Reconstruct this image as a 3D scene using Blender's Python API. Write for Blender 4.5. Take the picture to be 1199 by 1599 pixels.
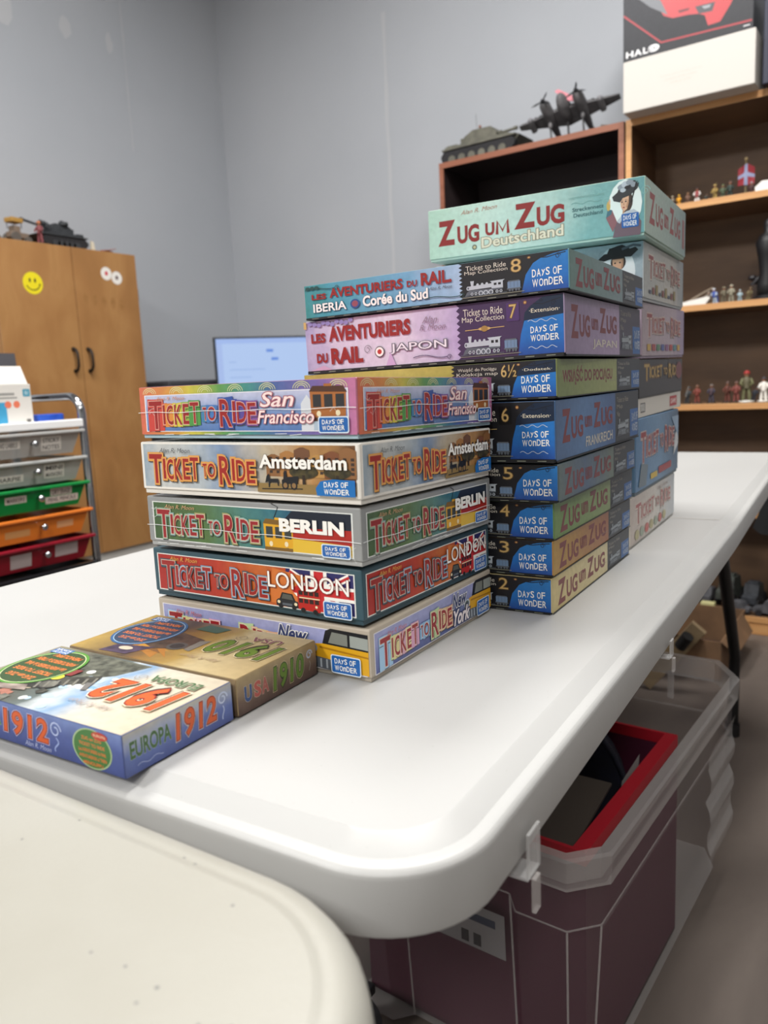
import bpy, bmesh, math, random
from mathutils import Vector, Matrix
R = math.radians
random.seed(7)
for o in list(bpy.data.objects): bpy.data.objects.remove(o)
SC = bpy.context.scene
COL = SC.collection

# ------------------------------------------------------------------ camera, world, lamps, exposure
cam = bpy.data.objects.new('camera', bpy.data.cameras.new('camera'))
COL.objects.link(cam)
rv, uv_, fv = Vector((.8238, .5650, -.0458)), Vector((-.0528, .1570, .9862)), Vector((-.5644, .8100, -.1592))
m = Matrix((rv, uv_, -fv)).transposed().to_4x4(); m.translation = (0, 0, .9733)
cam.matrix_world = m
cam.data.sensor_fit = 'VERTICAL'; cam.data.sensor_height = 36; cam.data.sensor_width = 27
cam.data.lens = 1218.78 / 1599 * 36
cam.data.clip_start = .02
cam.data.dof.use_dof = True; cam.data.dof.focus_distance = .74; cam.data.dof.aperture_fstop = 7.6
SC.camera = cam
W = bpy.data.worlds.new('world'); SC.world = W; W.use_nodes = True
W.node_tree.nodes['Background'].inputs[0].default_value = (.5, .52, .56, 1)
W.node_tree.nodes['Background'].inputs[1].default_value = .05
LAMPS = [(-1.5, 1.3, 44), (-1.9, -2.4, 108), (1.7, 1.2, 16), (1.2, -2.4, 62), (-.2, 1.4, 46)]  # last panel is added overhead to soften the stacks' shadow on the table
CEIL = 3.45
def area(x, y, p):
    l = bpy.data.lights.new('panel_light', 'AREA'); l.shape = 'RECTANGLE'; l.size = .58; l.size_y = 1.16
    l.energy = p; l.color = (1, .982, .95)
    o = bpy.data.objects.new('panel_light', l); COL.objects.link(o); o.location = (x, y, CEIL - .045)
    o['kind'] = 'structure'
for a in LAMPS: area(*a)
vs = SC.view_settings
vs.view_transform = 'Standard'; vs.look = 'None'; vs.gamma = 1; vs.use_curve_mapping = False
vs.exposure = .55

# ------------------------------------------------------------------ materials
def lin(h):
    if isinstance(h, str):
        h = h.lstrip('#'); c = [int(h[i:i+2], 16) / 255 for i in (0, 2, 4)]
    else: c = h
    return tuple(((x + .055) / 1.055) ** 2.4 if x > .04045 else x / 12.92 for x in c) + (1,)
_M = {}
def mat(h, rough=.45, metal=0., coat=0., emit=0., spec=.5):
    k = (h, rough, metal, coat, emit, spec)
    if k in _M: return _M[k]
    M = bpy.data.materials.new('plain'); M.use_nodes = True
    b = M.node_tree.nodes['Principled BSDF']
    b.inputs['Base Color'].default_value = lin(h); b.inputs['Roughness'].default_value = rough
    b.inputs['Metallic'].default_value = metal; b.inputs['Coat Weight'].default_value = coat
    b.inputs['Coat Roughness'].default_value = .08
    b.inputs['Specular IOR Level'].default_value = spec
    if emit:
        b.inputs['Emission Color'].default_value = lin(h); b.inputs['Emission Strength'].default_value = emit; b.inputs['Base Color'].default_value = (.02, .02, .02, 1)
    _M[k] = M; return M
def N(nt, t, **kw):
    n = nt.nodes.new(t)
    for k, v in kw.items():
        if k in n.inputs: n.inputs[k].default_value = v
        else: setattr(n, k, v)
    return n
def ramp(nt, stops):
    r = nt.nodes.new('ShaderNodeValToRGB'); e = r.color_ramp.elements
    while len(e) < len(stops): e.new(.5)
    for i, (p, c) in enumerate(stops): e[i].position = p; e[i].color = lin(c)
    return r
def noisy(stops, scale=(8, 8, 8), rough=.45, detail=5, bump=0., bscale=60, coord='Object', metal=0, dist=0., coat=0):
    """Colour from stretched noise through a ramp."""
    k = ('noisy', tuple(stops), scale, rough, detail, bump, bscale, coord, dist, coat)
    if k in _M: return _M[k]
    M = bpy.data.materials.new('mottled'); M.use_nodes = True; nt = M.node_tree
    b = nt.nodes['Principled BSDF']; b.inputs['Roughness'].default_value = rough; b.inputs['Metallic'].default_value = metal
    b.inputs['Coat Weight'].default_value = coat
    tc = N(nt, 'ShaderNodeTexCoord'); mp = N(nt, 'ShaderNodeMapping'); mp.inputs['Scale'].default_value = scale
    nt.links.new(tc.outputs[coord], mp.inputs[0])
    no = N(nt, 'ShaderNodeTexNoise', Scale=1.0, Detail=float(detail), Distortion=dist)
    nt.links.new(mp.outputs[0], no.inputs['Vector'])
    r = ramp(nt, stops); nt.links.new(no.outputs[0], r.inputs[0]); nt.links.new(r.outputs[0], b.inputs['Base Color'])
    if bump:
        n2 = N(nt, 'ShaderNodeTexNoise', Scale=float(bscale), Detail=4.0); nt.links.new(tc.outputs['Object'], n2.inputs['Vector'])
        bp = N(nt, 'ShaderNodeBump', Strength=bump, Distance=.002); nt.links.new(n2.outputs[0], bp.inputs['Height'])
        nt.links.new(bp.outputs[0], b.inputs['Normal'])
    _M[k] = M; return M
def grad(stops, axis='u', rough=.42, wob=.12, scale=7., mottle=.18, coat=0):
    """Printed gradient across a face (uses the print's own uv)."""
    k = ('grad', tuple(stops), axis, rough, wob, scale, mottle, coat)
    if k in _M: return _M[k]
    M = bpy.data.materials.new('print'); M.use_nodes = True; nt = M.node_tree
    b = nt.nodes['Principled BSDF']; b.inputs['Roughness'].default_value = rough; b.inputs['Coat Weight'].default_value = coat
    b.inputs['Coat Roughness'].default_value = .08
    uvn = N(nt, 'ShaderNodeUVMap', uv_map='uv'); sp = N(nt, 'ShaderNodeSeparateXYZ'); nt.links.new(uvn.outputs[0], sp.inputs[0])
    tc = N(nt, 'ShaderNodeTexCoord')
    no = N(nt, 'ShaderNodeTexNoise', Scale=scale * 6, Detail=5.0); nt.links.new(tc.outputs['Object'], no.inputs['Vector'])
    mm = N(nt, 'ShaderNodeMath', operation='MULTIPLY_ADD'); nt.links.new(no.outputs[0], mm.inputs[0])
    mm.inputs[1].default_value = wob * 2; nt.links.new(sp.outputs[0 if axis == 'u' else 1], mm.inputs[2])
    s2 = N(nt, 'ShaderNodeMath', operation='SUBTRACT'); nt.links.new(mm.outputs[0], s2.inputs[0]); s2.inputs[1].default_value = wob
    r = ramp(nt, stops); nt.links.new(s2.outputs[0], r.inputs[0])
    n2 = N(nt, 'ShaderNodeTexNoise', Scale=scale * 22, Detail=6.0); nt.links.new(tc.outputs['Object'], n2.inputs['Vector'])
    r2 = ramp(nt, [(.3, '#707070'), (.7, '#ffffff')]); nt.links.new(n2.outputs[0], r2.inputs[0])
    mx = N(nt, 'ShaderNodeMixRGB', blend_type='MULTIPLY'); mx.inputs[0].default_value = mottle
    nt.links.new(r.outputs[0], mx.inputs[1]); nt.links.new(r2.outputs[0], mx.inputs[2]); nt.links.new(mx.outputs[0], b.inputs['Base Color'])
    _M[k] = M; return M
def plastic_clear(h, fac, rough=.25, trans=.5):
    k = ('clear', h, fac, rough)
    if k in _M: return _M[k]
    M = bpy.data.materials.new('clear_plastic'); M.use_nodes = True; nt = M.node_tree
    b = nt.nodes['Principled BSDF']; b.inputs['Base Color'].default_value = lin(h); b.inputs['Roughness'].default_value = rough
    t = N(nt, 'ShaderNodeBsdfTransparent'); t.inputs[0].default_value = (.97, .97, .97, 1)
    mx = N(nt, 'ShaderNodeMixShader'); mx.inputs[0].default_value = fac
    nt.links.new(t.outputs[0], mx.inputs[1]); nt.links.new(b.outputs[0], mx.inputs[2])
    nt.links.new(mx.outputs[0], nt.nodes['Material Output'].inputs[0])
    _M[k] = M; return M
def speckled(base, speck, rough=.35, scale=260., thr=.12, bump=.08, stain=None):
    M = bpy.data.materials.new('table_plastic'); M.use_nodes = True; nt = M.node_tree
    b = nt.nodes['Principled BSDF']; b.inputs['Roughness'].default_value = rough
    tc = N(nt, 'ShaderNodeTexCoord')
    vo = N(nt, 'ShaderNodeTexVoronoi', Scale=float(scale)); nt.links.new(tc.outputs['Object'], vo.inputs['Vector'])
    n0 = N(nt, 'ShaderNodeTexNoise', Scale=38.0, Detail=3.0); nt.links.new(tc.outputs['Object'], n0.inputs['Vector'])
    mu = N(nt, 'ShaderNodeMath', operation='MULTIPLY'); nt.links.new(n0.outputs[0], mu.inputs[0]); mu.inputs[1].default_value = thr * 2
    lt = N(nt, 'ShaderNodeMath', operation='LESS_THAN'); nt.links.new(vo.outputs['Distance'], lt.inputs[0]); nt.links.new(mu.outputs[0], lt.inputs[1])
    gt = N(nt, 'ShaderNodeMath', operation='GREATER_THAN'); sx = N(nt, 'ShaderNodeSeparateXYZ'); nt.links.new(vo.outputs['Color'], sx.inputs[0])
    nt.links.new(sx.outputs[0], gt.inputs[0]); gt.inputs[1].default_value = .74
    an = N(nt, 'ShaderNodeMath', operation='MULTIPLY'); nt.links.new(lt.outputs[0], an.inputs[0]); nt.links.new(gt.outputs[0], an.inputs[1])
    n1 = N(nt, 'ShaderNodeTexNoise', Scale=5.0, Detail=6.0); nt.links.new(tc.outputs['Object'], n1.inputs['Vector'])
    r1 = ramp(nt, [(.3, stain or base), (.62, base)]); nt.links.new(n1.outputs[0], r1.inputs[0])
    mx = N(nt, 'ShaderNodeMixRGB'); nt.links.new(an.outputs[0], mx.inputs[0]); nt.links.new(r1.outputs[0], mx.inputs[1]); mx.inputs[2].default_value = lin(speck)
    nt.links.new(mx.outputs[0], b.inputs['Base Color'])
    n2 = N(nt, 'ShaderNodeTexNoise', Scale=330.0, Detail=2.0); nt.links.new(tc.outputs['Object'], n2.inputs['Vector'])
    bp = N(nt, 'ShaderNodeBump', Strength=bump, Distance=.0006); nt.links.new(n2.outputs[0], bp.inputs['Height']); nt.links.new(bp.outputs[0], b.inputs['Normal'])
    return M

# ------------------------------------------------------------------ object helpers
def link(name, me, parent=None, loc=None):
    o = bpy.data.objects.new(name, me); COL.objects.link(o)
    if parent: o.parent = parent
    if loc: o.location = loc
    return o
def thing(name, label, cat, loc=(0, 0, 0), rz=0, group=None):
    o = bpy.data.objects.new(name, None); COL.objects.link(o); o.location = loc; o.rotation_euler = (0, 0, rz)
    o.empty_display_size = .02
    o['label'] = label; o['category'] = cat
    if group: o['group'] = group
    return o
def tag(o, label, cat, group=None):
    o['label'] = label; o['category'] = cat
    if group: o['group'] = group
    return o
class MB:
    """Collects shapes, builds ONE mesh object."""
    def __init__(s): s.v = []; s.f = []; s.m = []; s.sm = []; s.mats = []
    def mi(s, m):
        if m not in s.mats: s.mats.append(m)
        return s.mats.index(m)
    def add(s, vs, fs, m, smooth=False):
        b = len(s.v); s.v += [Vector(v) for v in vs]; i = s.mi(m)
        for f in fs: s.f.append([b + k for k in f]); s.m.append(i); s.sm.append(smooth)
    def box(s, c, d, m, bev=0., rot=None, taper=(1, 1), seg=2):
        bm = bmesh.new(); bmesh.ops.create_cube(bm, size=1)
        for v in bm.verts:
            k = taper if v.co.z > 0 else (1, 1)
            v.co = Vector((v.co.x * d[0] * k[0], v.co.y * d[1] * k[1], v.co.z * d[2]))
        if bev: bmesh.ops.bevel(bm, geom=bm.edges[:], offset=bev, segments=seg, profile=.5, affect='EDGES')
        M = Matrix.Translation(c) @ (rot if rot else Matrix())
        bm.verts.index_update()
        s.add([M @ v.co for v in bm.verts], [[v.index for v in f.verts] for f in bm.faces], m, False); bm.free()
    def cyl(s, p0, p1, r0, m, r1=None, n=14, caps=True, smooth=True):
        p0, p1 = Vector(p0), Vector(p1); r1 = r0 if r1 is None else r1
        z = (p1 - p0).normalized(); x = z.orthogonal().normalized(); y = z.cross(x)
        vs = []
        for p, r in ((p0, r0), (p1, r1)):
            for i in range(n):
                a = 2 * math.pi * i / n; vs.append(p + x * math.cos(a) * r + y * math.sin(a) * r)
        s.add(vs, [[i, (i + 1) % n, n + (i + 1) % n, n + i] for i in range(n)], m, smooth)
        if caps: s.add(vs[:n][::-1], [list(range(n))], m); s.add(vs[n:], [list(range(n))], m)
    def tube(s, pts, r, m, n=10, radii=None):
        pts = [Vector(p) for p in pts]; vs = []; up = None
        for i, p in enumerate(pts):
            t = (pts[min(i + 1, len(pts) - 1)] - pts[max(i - 1, 0)]).normalized()
            x = t.orthogonal().normalized() if up is None else (up - t * up.dot(t)).normalized()
            up = x; y = t.cross(x); rr = radii[i] if radii else r
            for k in range(n):
                a = 2 * math.pi * k / n; vs.append(p + (x * math.cos(a) + y * math.sin(a)) * rr)
        fs = [[i * n + k, i * n + (k + 1) % n, (i + 1) * n + (k + 1) % n, (i + 1) * n + k] for i in range(len(pts) - 1) for k in range(n)]
        s.add(vs, fs, m, True); s.add(vs[:n][::-1], [list(range(n))], m); s.add(vs[-n:], [list(range(n))], m)
    def sph(s, c, r, m, sc=(1, 1, 1), n=12, rot=None):
        vs = []; k = n // 2; M = Matrix.Translation(c) @ (rot if rot else Matrix())
        for i in range(k + 1):
            t = math.pi * i / k
            for j in range(n):
                a = 2 * math.pi * j / n
                vs.append(M @ Vector((r * sc[0] * math.sin(t) * math.cos(a), r * sc[1] * math.sin(t) * math.sin(a), r * sc[2] * math.cos(t))))
        s.add(vs, [[i * n + j, (i + 1) * n + j, (i + 1) * n + (j + 1) % n, i * n + (j + 1) % n] for i in range(k) for j in range(n)], m, True)
    def lathe(s, c, prof, m, n=16, sy=1):
        vs = [Vector(c) + Vector((r * math.cos(2 * math.pi * j / n), sy * r * math.sin(2 * math.pi * j / n), z)) for r, z in prof for j in range(n)]
        s.add(vs, [[i * n + j, i * n + (j + 1) % n, (i + 1) * n + (j + 1) % n, (i + 1) * n + j] for i in range(len(prof) - 1) for j in range(n)], m, True)
    def prism(s, poly, y0, y1, m, axis='y'):
        """poly = (x,z) outline extruded along y (or (x,y) along z, (y,z) along x)."""
        n = len(poly)
        f = {'y': lambda p, t: (p[0], t, p[1]), 'z': lambda p, t: (p[0], p[1], t), 'x': lambda p, t: (t, p[0], p[1])}[axis]
        vs = [f(p, y0) for p in poly] + [f(p, y1) for p in poly]
        s.add(vs, [list(range(n))[::-1], list(range(n, 2 * n))] + [[i, (i + 1) % n, n + (i + 1) % n, n + i] for i in range(n)], m)
    def build(s, name, parent=None, loc=None, sharp=None):
        me = bpy.data.meshes.new(name); me.from_pydata(s.v, [], s.f)
        for mm in s.mats: me.materials.append(mm)
        me.polygons.foreach_set('material_index', s.m); me.polygons.foreach_set('use_smooth', s.sm)
        bm = bmesh.new(); bm.from_mesh(me); bmesh.ops.recalc_face_normals(bm, faces=bm.faces); bm.to_mesh(me); bm.free()
        if sharp: me.set_sharp_from_angle(angle=R(sharp))
        me.update(); return link(name, me, parent, loc)

# ------------------------------------------------------------------ lettering and prints
_G = {}
def glyphs(txt, off=0., shear=0., sp=1.):
    k = (txt, off, shear, sp)
    if k in _G: return _G[k]
    c = bpy.data.curves.new('lettering', 'FONT'); c.body = txt; c.offset = off; c.shear = shear; c.resolution_u = 3
    c.space_character = sp; c.size = 1; c.fill_mode = 'FRONT'
    o = bpy.data.objects.new('lettering', c); COL.objects.link(o)
    bpy.context.view_layer.update()
    me = bpy.data.meshes.new_from_object(o.evaluated_get(bpy.context.evaluated_depsgraph_get()))
    r = ([tuple(v.co[:2]) for v in me.vertices], [list(p.vertices) for p in me.polygons])
    bpy.data.objects.remove(o); bpy.data.curves.remove(c); bpy.data.meshes.remove(me)
    _G[k] = r; return r
class Face:
    """A printed face. (u,v) in 0..1 maps onto the plane; layers are stacked by fractions of a millimetre."""
    def __init__(s, fn, su, sv): s.fn = fn; s.su = su; s.sv = sv; s.v = []; s.uv = []; s.f = []; s.m = []; s.mats = []; s.l = 1
    def raw(s, pts, faces, m, layer=None):
        l = s.l if layer is None else layer
        b = len(s.v)
        for u, v in pts: s.v.append(s.fn(u, v, l * .000016 + .00012)); s.uv.append((u, v))
        if m not in s.mats: s.mats.append(m)
        i = s.mats.index(m)
        for f in faces: s.f.append([b + k for k in f]); s.m.append(i)
        if layer is None: s.l += 1
    def poly(s, pts, m, layer=None): s.raw(pts, [list(range(len(pts)))], m, layer)
    def rect(s, u0, v0, u1, v1, m, layer=None): s.poly([(u0, v0), (u1, v0), (u1, v1), (u0, v1)], m, layer)
    def ell(s, u, v, ru, rv, m, n=24, a0=0, a1=360, layer=None):
        s.poly([(u + ru * math.cos(R(a0 + (a1 - a0) * i / n)), v + rv * math.sin(R(a0 + (a1 - a0) * i / n))) for i in range(n if a1 - a0 == 360 else n + 1)], m, layer)
    def rr(s, u0, v0, u1, v1, rad, m, layer=None):
        ru, rv = rad / s.su, rad / s.sv; p = []
        for cu, cv, a in ((u1 - ru, v1 - rv, 0), (u0 + ru, v1 - rv, 90), (u0 + ru, v0 + rv, 180), (u1 - ru, v0 + rv, 270)):
            for k in range(5): t = R(a + 22.5 * k); p.append((cu + ru * math.cos(t), cv + rv * math.sin(t)))
        s.poly(p, m, layer)
    def line(s, pts, w, m, layer=None):
        """stroke; w in metres."""
        q = []; n = len(pts)
        P = [Vector((u * s.su, v * s.sv)) for u, v in pts]; A = []; B = []
        for i, p in enumerate(P):
            t = P[min(i + 1, n - 1)] - P[max(i - 1, 0)]; t = t.normalized() if t.length else Vector((1, 0))
            d = Vector((-t.y, t.x)) * w / 2; A.append(p + d); B.append(p - d)
        vs = [(p.x / s.su, p.y / s.sv) for p in A + B]
        s.raw(vs, [[n + i, n + i + 1, i + 1, i] for i in range(n - 1)], m, layer)
    def curl(s, u, v, r, m, w=.0006, turns=1.3, a0=0, d=1):
        s.line([(u + r * (1 - .7 * t / 16) * math.cos(R(a0 + d * 360 * turns * t / 16)) / s.su, v + r * (1 - .7 * t / 16) * math.sin(R(a0 + d * 360 * turns * t / 16)) / s.sv) for t in range(17)], w, m)
    def text(s, t, u0, v0, u1, v1, m, outs=(), shear=0., bold=0., slope=0., sp=1., rot180=False):
        """text fitted to a rectangle; outs = [(offset, material)] drawn beneath, slope in dv/du."""
        g, f = glyphs(t, bold, shear, sp)
        if not g: return
        x0, x1 = min(p[0] for p in g), max(p[0] for p in g); y0, y1 = min(p[1] for p in g), max(p[1] for p in g)
        def mp(p):
            u = u0 + (p[0] - x0) / (x1 - x0) * (u1 - u0); v = v0 + (p[1] - y0) / max(y1 - y0, 1e-6) * (v1 - v0)
            return (u, v + slope * (u - u0))
        for off, om in outs:
            gg, ff = glyphs(t, off, shear, sp); s.raw([mp(p) for p in gg], ff, om)
        s.raw([mp(p) for p in g], f, m)
    def build(s, name, parent):
        me = bpy.data.meshes.new(name); me.from_pydata(s.v, [], s.f)
        for mm in s.mats: me.materials.append(mm)
        me.polygons.foreach_set('material_index', s.m)
        uvl = me.uv_layers.new(name='uv')
        for lp in me.loops: uvl.data[lp.index].uv = s.uv[lp.vertex_index]
        me.update(); return link(name, me, parent)
    def sub(s):
        """a second print on the same face, above this one"""
        q = Face(s.fn, s.su, s.sv); q.l = s.l + 1; return q
# ------------------------------------------------------------------ the room
def struct(o): o['kind'] = 'structure'; return o
XL, XR, YB, YF = -3.37, 3.4, 3.42, -4.8
def wall_mat():
    M = bpy.data.materials.new('painted_drywall'); M.use_nodes = True; nt = M.node_tree
    b = nt.nodes['Principled BSDF']; b.inputs['Roughness'].default_value = .62
    tc = N(nt, 'ShaderNodeTexCoord'); no = N(nt, 'ShaderNodeTexNoise', Scale=.9, Detail=6.0); nt.links.new(tc.outputs['Object'], no.inputs['Vector'])
    r = ramp(nt, [(.3, '#a6aab1'), (.7, '#b0b3b9')]); nt.links.new(no.outputs[0], r.inputs[0]); nt.links.new(r.outputs[0], b.inputs['Base Color'])
    n2 = N(nt, 'ShaderNodeTexNoise', Scale=90.0, Detail=3.0); nt.links.new(tc.outputs['Object'], n2.inputs['Vector'])
    bp = N(nt, 'ShaderNodeBump', Strength=.12, Distance=.002); nt.links.new(n2.outputs[0], bp.inputs['Height']); nt.links.new(bp.outputs[0], b.inputs['Normal'])
    return M
WM = wall_mat()
def slabbox(name, c, d, m):
    q = MB(); q.box((0, 0, 0), d, m); return struct(q.build(name, loc=c))
concrete = noisy([(.25, '#463e3a'), (.5, '#5d544e'), (.75, '#746a63')], (3.2, 1.6, 1), .55, 8, .15, 40, dist=.6)
slabbox('floor', ((XL + XR) / 2, (YB + YF) / 2, -.05), (XR - XL + .4, YB - YF + .4, .1), concrete)
slabbox('ceiling', ((XL + XR) / 2, (YB + YF) / 2, CEIL + .05), (XR - XL + .4, YB - YF + .4, .1), mat('#c9c8c4', .8))
slabbox('wall_left', (XL - .05, (YB + YF) / 2, CEIL / 2), (.1, YB - YF, CEIL), WM)
slabbox('wall_back', ((XL + XR) / 2, YB + .05, CEIL / 2), (XR - XL + .2, .1, CEIL), WM)
slabbox('wall_right', (XR + .05, (YB + YF) / 2, CEIL / 2), (.1, YB - YF, CEIL), mat('#7d7a77', .7))
slabbox('wall_rear', ((XL + XR) / 2, YF - .05, CEIL / 2), (XR - XL + .2, .1, CEIL), mat('#b0aeab', .7))
bbm = mat('#8d8c8a', .5)
slabbox('baseboard_left', (XL + .006, (YB + YF) / 2, .05), (.012, YB - YF - .03, .1), bbm)
slabbox('baseboard_back', ((XL + XR) / 2, YB - .006, .05), (XR - XL, .012, .1), bbm)
# drywall joints and filler patches: slightly raised, slightly paler
seam = mat('#b5b7bb', .6)
def patch(name, fn, pts):
    q = MB(); q.add([fn(a, b) for a, b in pts], [list(range(len(pts)))], seam); return struct(q.build(name))
def blob(a, b, ra, rb, n=11):
    return [(a + ra * (.75 + .4 * random.random()) * math.cos(2 * math.pi * k / n), b + rb * (.75 + .4 * random.random()) * math.sin(2 * math.pi * k / n)) for k in range(n)]
bk = lambda a, b: (a, YB - .0012, b)
lf = lambda a, b: (XL + .0012, a, b)
patch('trim_1', bk, [(-2.262 + .004 * math.sin(k * 1.7), 1.5 + k * .125) for k in range(11)] + [(-2.243 + .004 * math.sin(k * 2.3 + 1), 2.75 - k * .125) for k in range(11)])
patch('trim_2', lf, [(2.765 + .002 * math.sin(k * 1.7), 2.2 + k * .09) for k in range(10)] + [(2.772 + .002 * math.sin(k * 2.3 + 1), 3.01 - k * .09) for k in range(10)])
for i, (a, b, c, d) in enumerate(((2.44, 3.06, .035, .05), (2.68, 3.1, .022, .05), (2.13, 2.72, .06, .1))):
    patch('trim_%d' % (i + 3), lf, blob(a, min(b, 2.68), c, d))

# ceiling light fittings
for i, (x, y, p) in enumerate(LAMPS):
    q = MB(); wm = mat('#e4e4e2', .5)
    q.box((0, -.6, -.02), (.66, .03, .04), wm); q.box((0, .6, -.02), (.66, .03, .04), wm)
    q.box((-.315, 0, -.02), (.03, 1.2, .04), wm); q.box((.315, 0, -.02), (.03, 1.2, .04), wm)
    where = ['over the left aisle beside the stacks', 'by the left wall behind the viewer', 'above the aisle on the right', 'at the rear right of the room', 'added above the game box table to soften its shadows'][i]
    t = thing('ceiling_light', 'white framed ceiling panel light ' + where, 'light', (x, y, CEIL), group='ceiling panel lights')
    q.build('frame', t)
    q = MB(); q.box((0, 0, -.008), (.6, 1.17, .008), mat('#fffaf0', .4, emit=1.6)); q.build('diffuser', t)

# ------------------------------------------------------------------ folding tables
def table_frame(yaw):
    c, s = math.cos(R(yaw)), math.sin(R(yaw))
    return lambda n, a, z: Vector((n * c - a * s, n * s + a * c, z))
def slab_loop(n0, n1, a0, a1, rad, ins, extra=()):
    """rounded rectangle, counter-clockwise from the near right corner; radii (near right, far right, far left, near left)."""
    P = []
    for (cn, ca, t0), r0 in zip(((n1, a0, -90), (n1, a1, 0), (n0, a1, 90), (n0, a0, 180)), rad):
        sn = -1 if cn == n1 else 1; sa = 1 if ca == a0 else -1
        ox, oy = cn + sn * r0, ca + sa * r0; r = max(r0 - ins, .002)
        if ins > r0 - .002: pass
        for k in range(13):
            t = R(t0 + 90 * k / 12); P.append((ox + r * math.cos(t), oy + r * math.sin(t)))
        if cn == n1 and ca == a0:
            for e in extra: P.append((n1 - ins, e))
        if cn == n0 and ca == a1:
            for e in reversed(extra): P.append((n0 + ins, e))
    return P
def tabletop(fr, top, n0, n1, a0, a1, rad, prof, m, fold=None, slope=0., parent=None, under=.03):
    q = MB(); vs = []; fs = []; ex = (fold,) if fold else ()
    zf = lambda a, z: top + z + (slope * (a - fold) if fold and a > fold else 0)
    L = [slab_loop(n0, n1, a0, a1, rad, i, ex) for i, z in prof]; n = len(L[0])
    for (i, z), lp in zip(prof, L): vs += [fr(p[0], p[1], zf(p[1], z)) for p in lp]
    for k in range(len(prof) - 1):
        fs += [[k * n + j, k * n + (j + 1) % n, (k + 1) * n + (j + 1) % n, (k + 1) * n + j] for j in range(n)]
    q.add(vs, fs, m, True)
    for k, fl in ((len(prof) - 1, False), (0, True)):
        lp = list(range(k * n, k * n + n))
        if fold:
            A, B = 13, 13 + 1 + 26
            q.add([vs[i] for i in lp], [list(range(0, A + 1)) + list(range(B, n)), list(range(A, B + 1))], m)
        else: q.add([vs[i] for i in lp], [list(range(n))], m)
    if not fold: return q.build('tabletop', parent, sharp=40)
    inv = fr(0, 1, 0) - fr(0, 0, 0)
    for far in (False, True):
        p = MB(); p.mats = q.mats; keep = [i for i, f in enumerate(q.f) if (sum(q.v[k].dot(inv) for k in f) / len(f) > fold + .0001) == far]
        ids = sorted({k for i in keep for k in q.f[i]}); mp_ = {k: j for j, k in enumerate(ids)}
        p.v = [q.v[k] for k in ids]; p.f = [[mp_[k] for k in q.f[i]] for i in keep]; p.m = [q.m[i] for i in keep]; p.sm = [q.sm[i] for i in keep]
        p.build('tabletop_panel', parent, sharp=13)
black_metal = mat('#0b0b0d', .4, .3)
white_p = speckled('#afafae', '#85827e', .45, 210, .05, .1)
fr = table_frame(3.2)
TT = .74
mt = thing('folding_table', 'clean white plastic folding table carrying the stacked game boxes', 'table', (0, 0, 0), group='white folding tables')
prof = [(0.02, -0.03), (0.012, -0.046), (0.004, -0.047), (0.0008, -0.0455), (0, -0.042), (0, -0.0135), (0.00015, -0.01221), (0.00057, -0.01098), (0.00127, -0.00988), (0.00218, -0.00897), (0.00328, -0.00827), (0.00451, -0.00785), (0.0058, -0.0077), (0.0105, -0.0074), (0.0225, -0.0006), (0.0245, 0), (0.03, 0)]
tabletop(fr, TT, -.960, -.1605, -.0 + .293, 2.20, (.066, .05, .05, .02), prof, white_p, 1.31, .028, mt)
q = MB(); q.add([fr(-.935, 1.3085, TT + .0004), fr(-.185, 1.3085, TT + .0004), fr(-.185, 1.3115, TT + .0006), fr(-.935, 1.3115, TT + .0006)], [[0, 1, 2, 3]], mat('#bdbab5', .5)); q.build('fold_seam', mt)
q = MB()  # hinge and rails underneath
q.tube([fr(-.9, .36, TT - .04), fr(-.9, 1.29, TT - .04)], .011, black_metal); q.build('rail', mt)
q = MB(); q.tube([fr(-.24, .45, TT - .04), fr(-.24, 1.29, TT - .04)], .011, black_metal); q.build('rail', mt)
def legs(fr, a, ns, lean, ztop, parent):
    for n in ns:
        q = MB(); q.tube([fr(n, a + lean * .98, ztop), fr(n, a + lean * .55, .50), fr(n, a + lean * .2, .33), fr(n, a + .01, .22), fr(n, a, .17), fr(n, a, .0)], .0145, black_metal, 12)
        q.cyl(fr(n, a, 0), fr(n, a, .035), .0185, mat('#060606', .6)); q.build('leg', parent)
    q = MB(); q.tube([fr(ns[0], a + lean * .98, ztop), fr(ns[1], a + lean * .98, ztop)], .0105, black_metal); q.build('cross_bar', parent)
legs(fr, 2.165, (-.83, -.263), -.40, .705, mt)
legs(fr, .47, (-.82, -.52), .3, .70, mt)
old_p = speckled('#a19f97', '#6f716e', .42, 100, .10, .22, '#98958b')
f2 = table_frame(1.3)
ft = thing('folding_table', 'worn off-white speckled plastic folding table in the near foreground', 'table', (0, 0, 0), group='white folding tables')
prof2 = [(.02, -.03), (.012, -.05), (.003, -.051), (0, -.045), (0, -.02), (.0015, -.011), (.006, -.0045), (.011, -.0018), (.0165, -.0008), (.0185, -.0013), (.0205, -.0006), (.024, 0)]
tabletop(f2, TT, -.72, -.1425, -1.55, .2645, (.085, .105, .085, .085), prof2, old_p, None, 0, ft)
legs(f2, -1.35, (-.62, -.3), .3, .70, ft)
legs(f2, -.05, (-.66, -.42), -.3, .70, ft)
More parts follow.
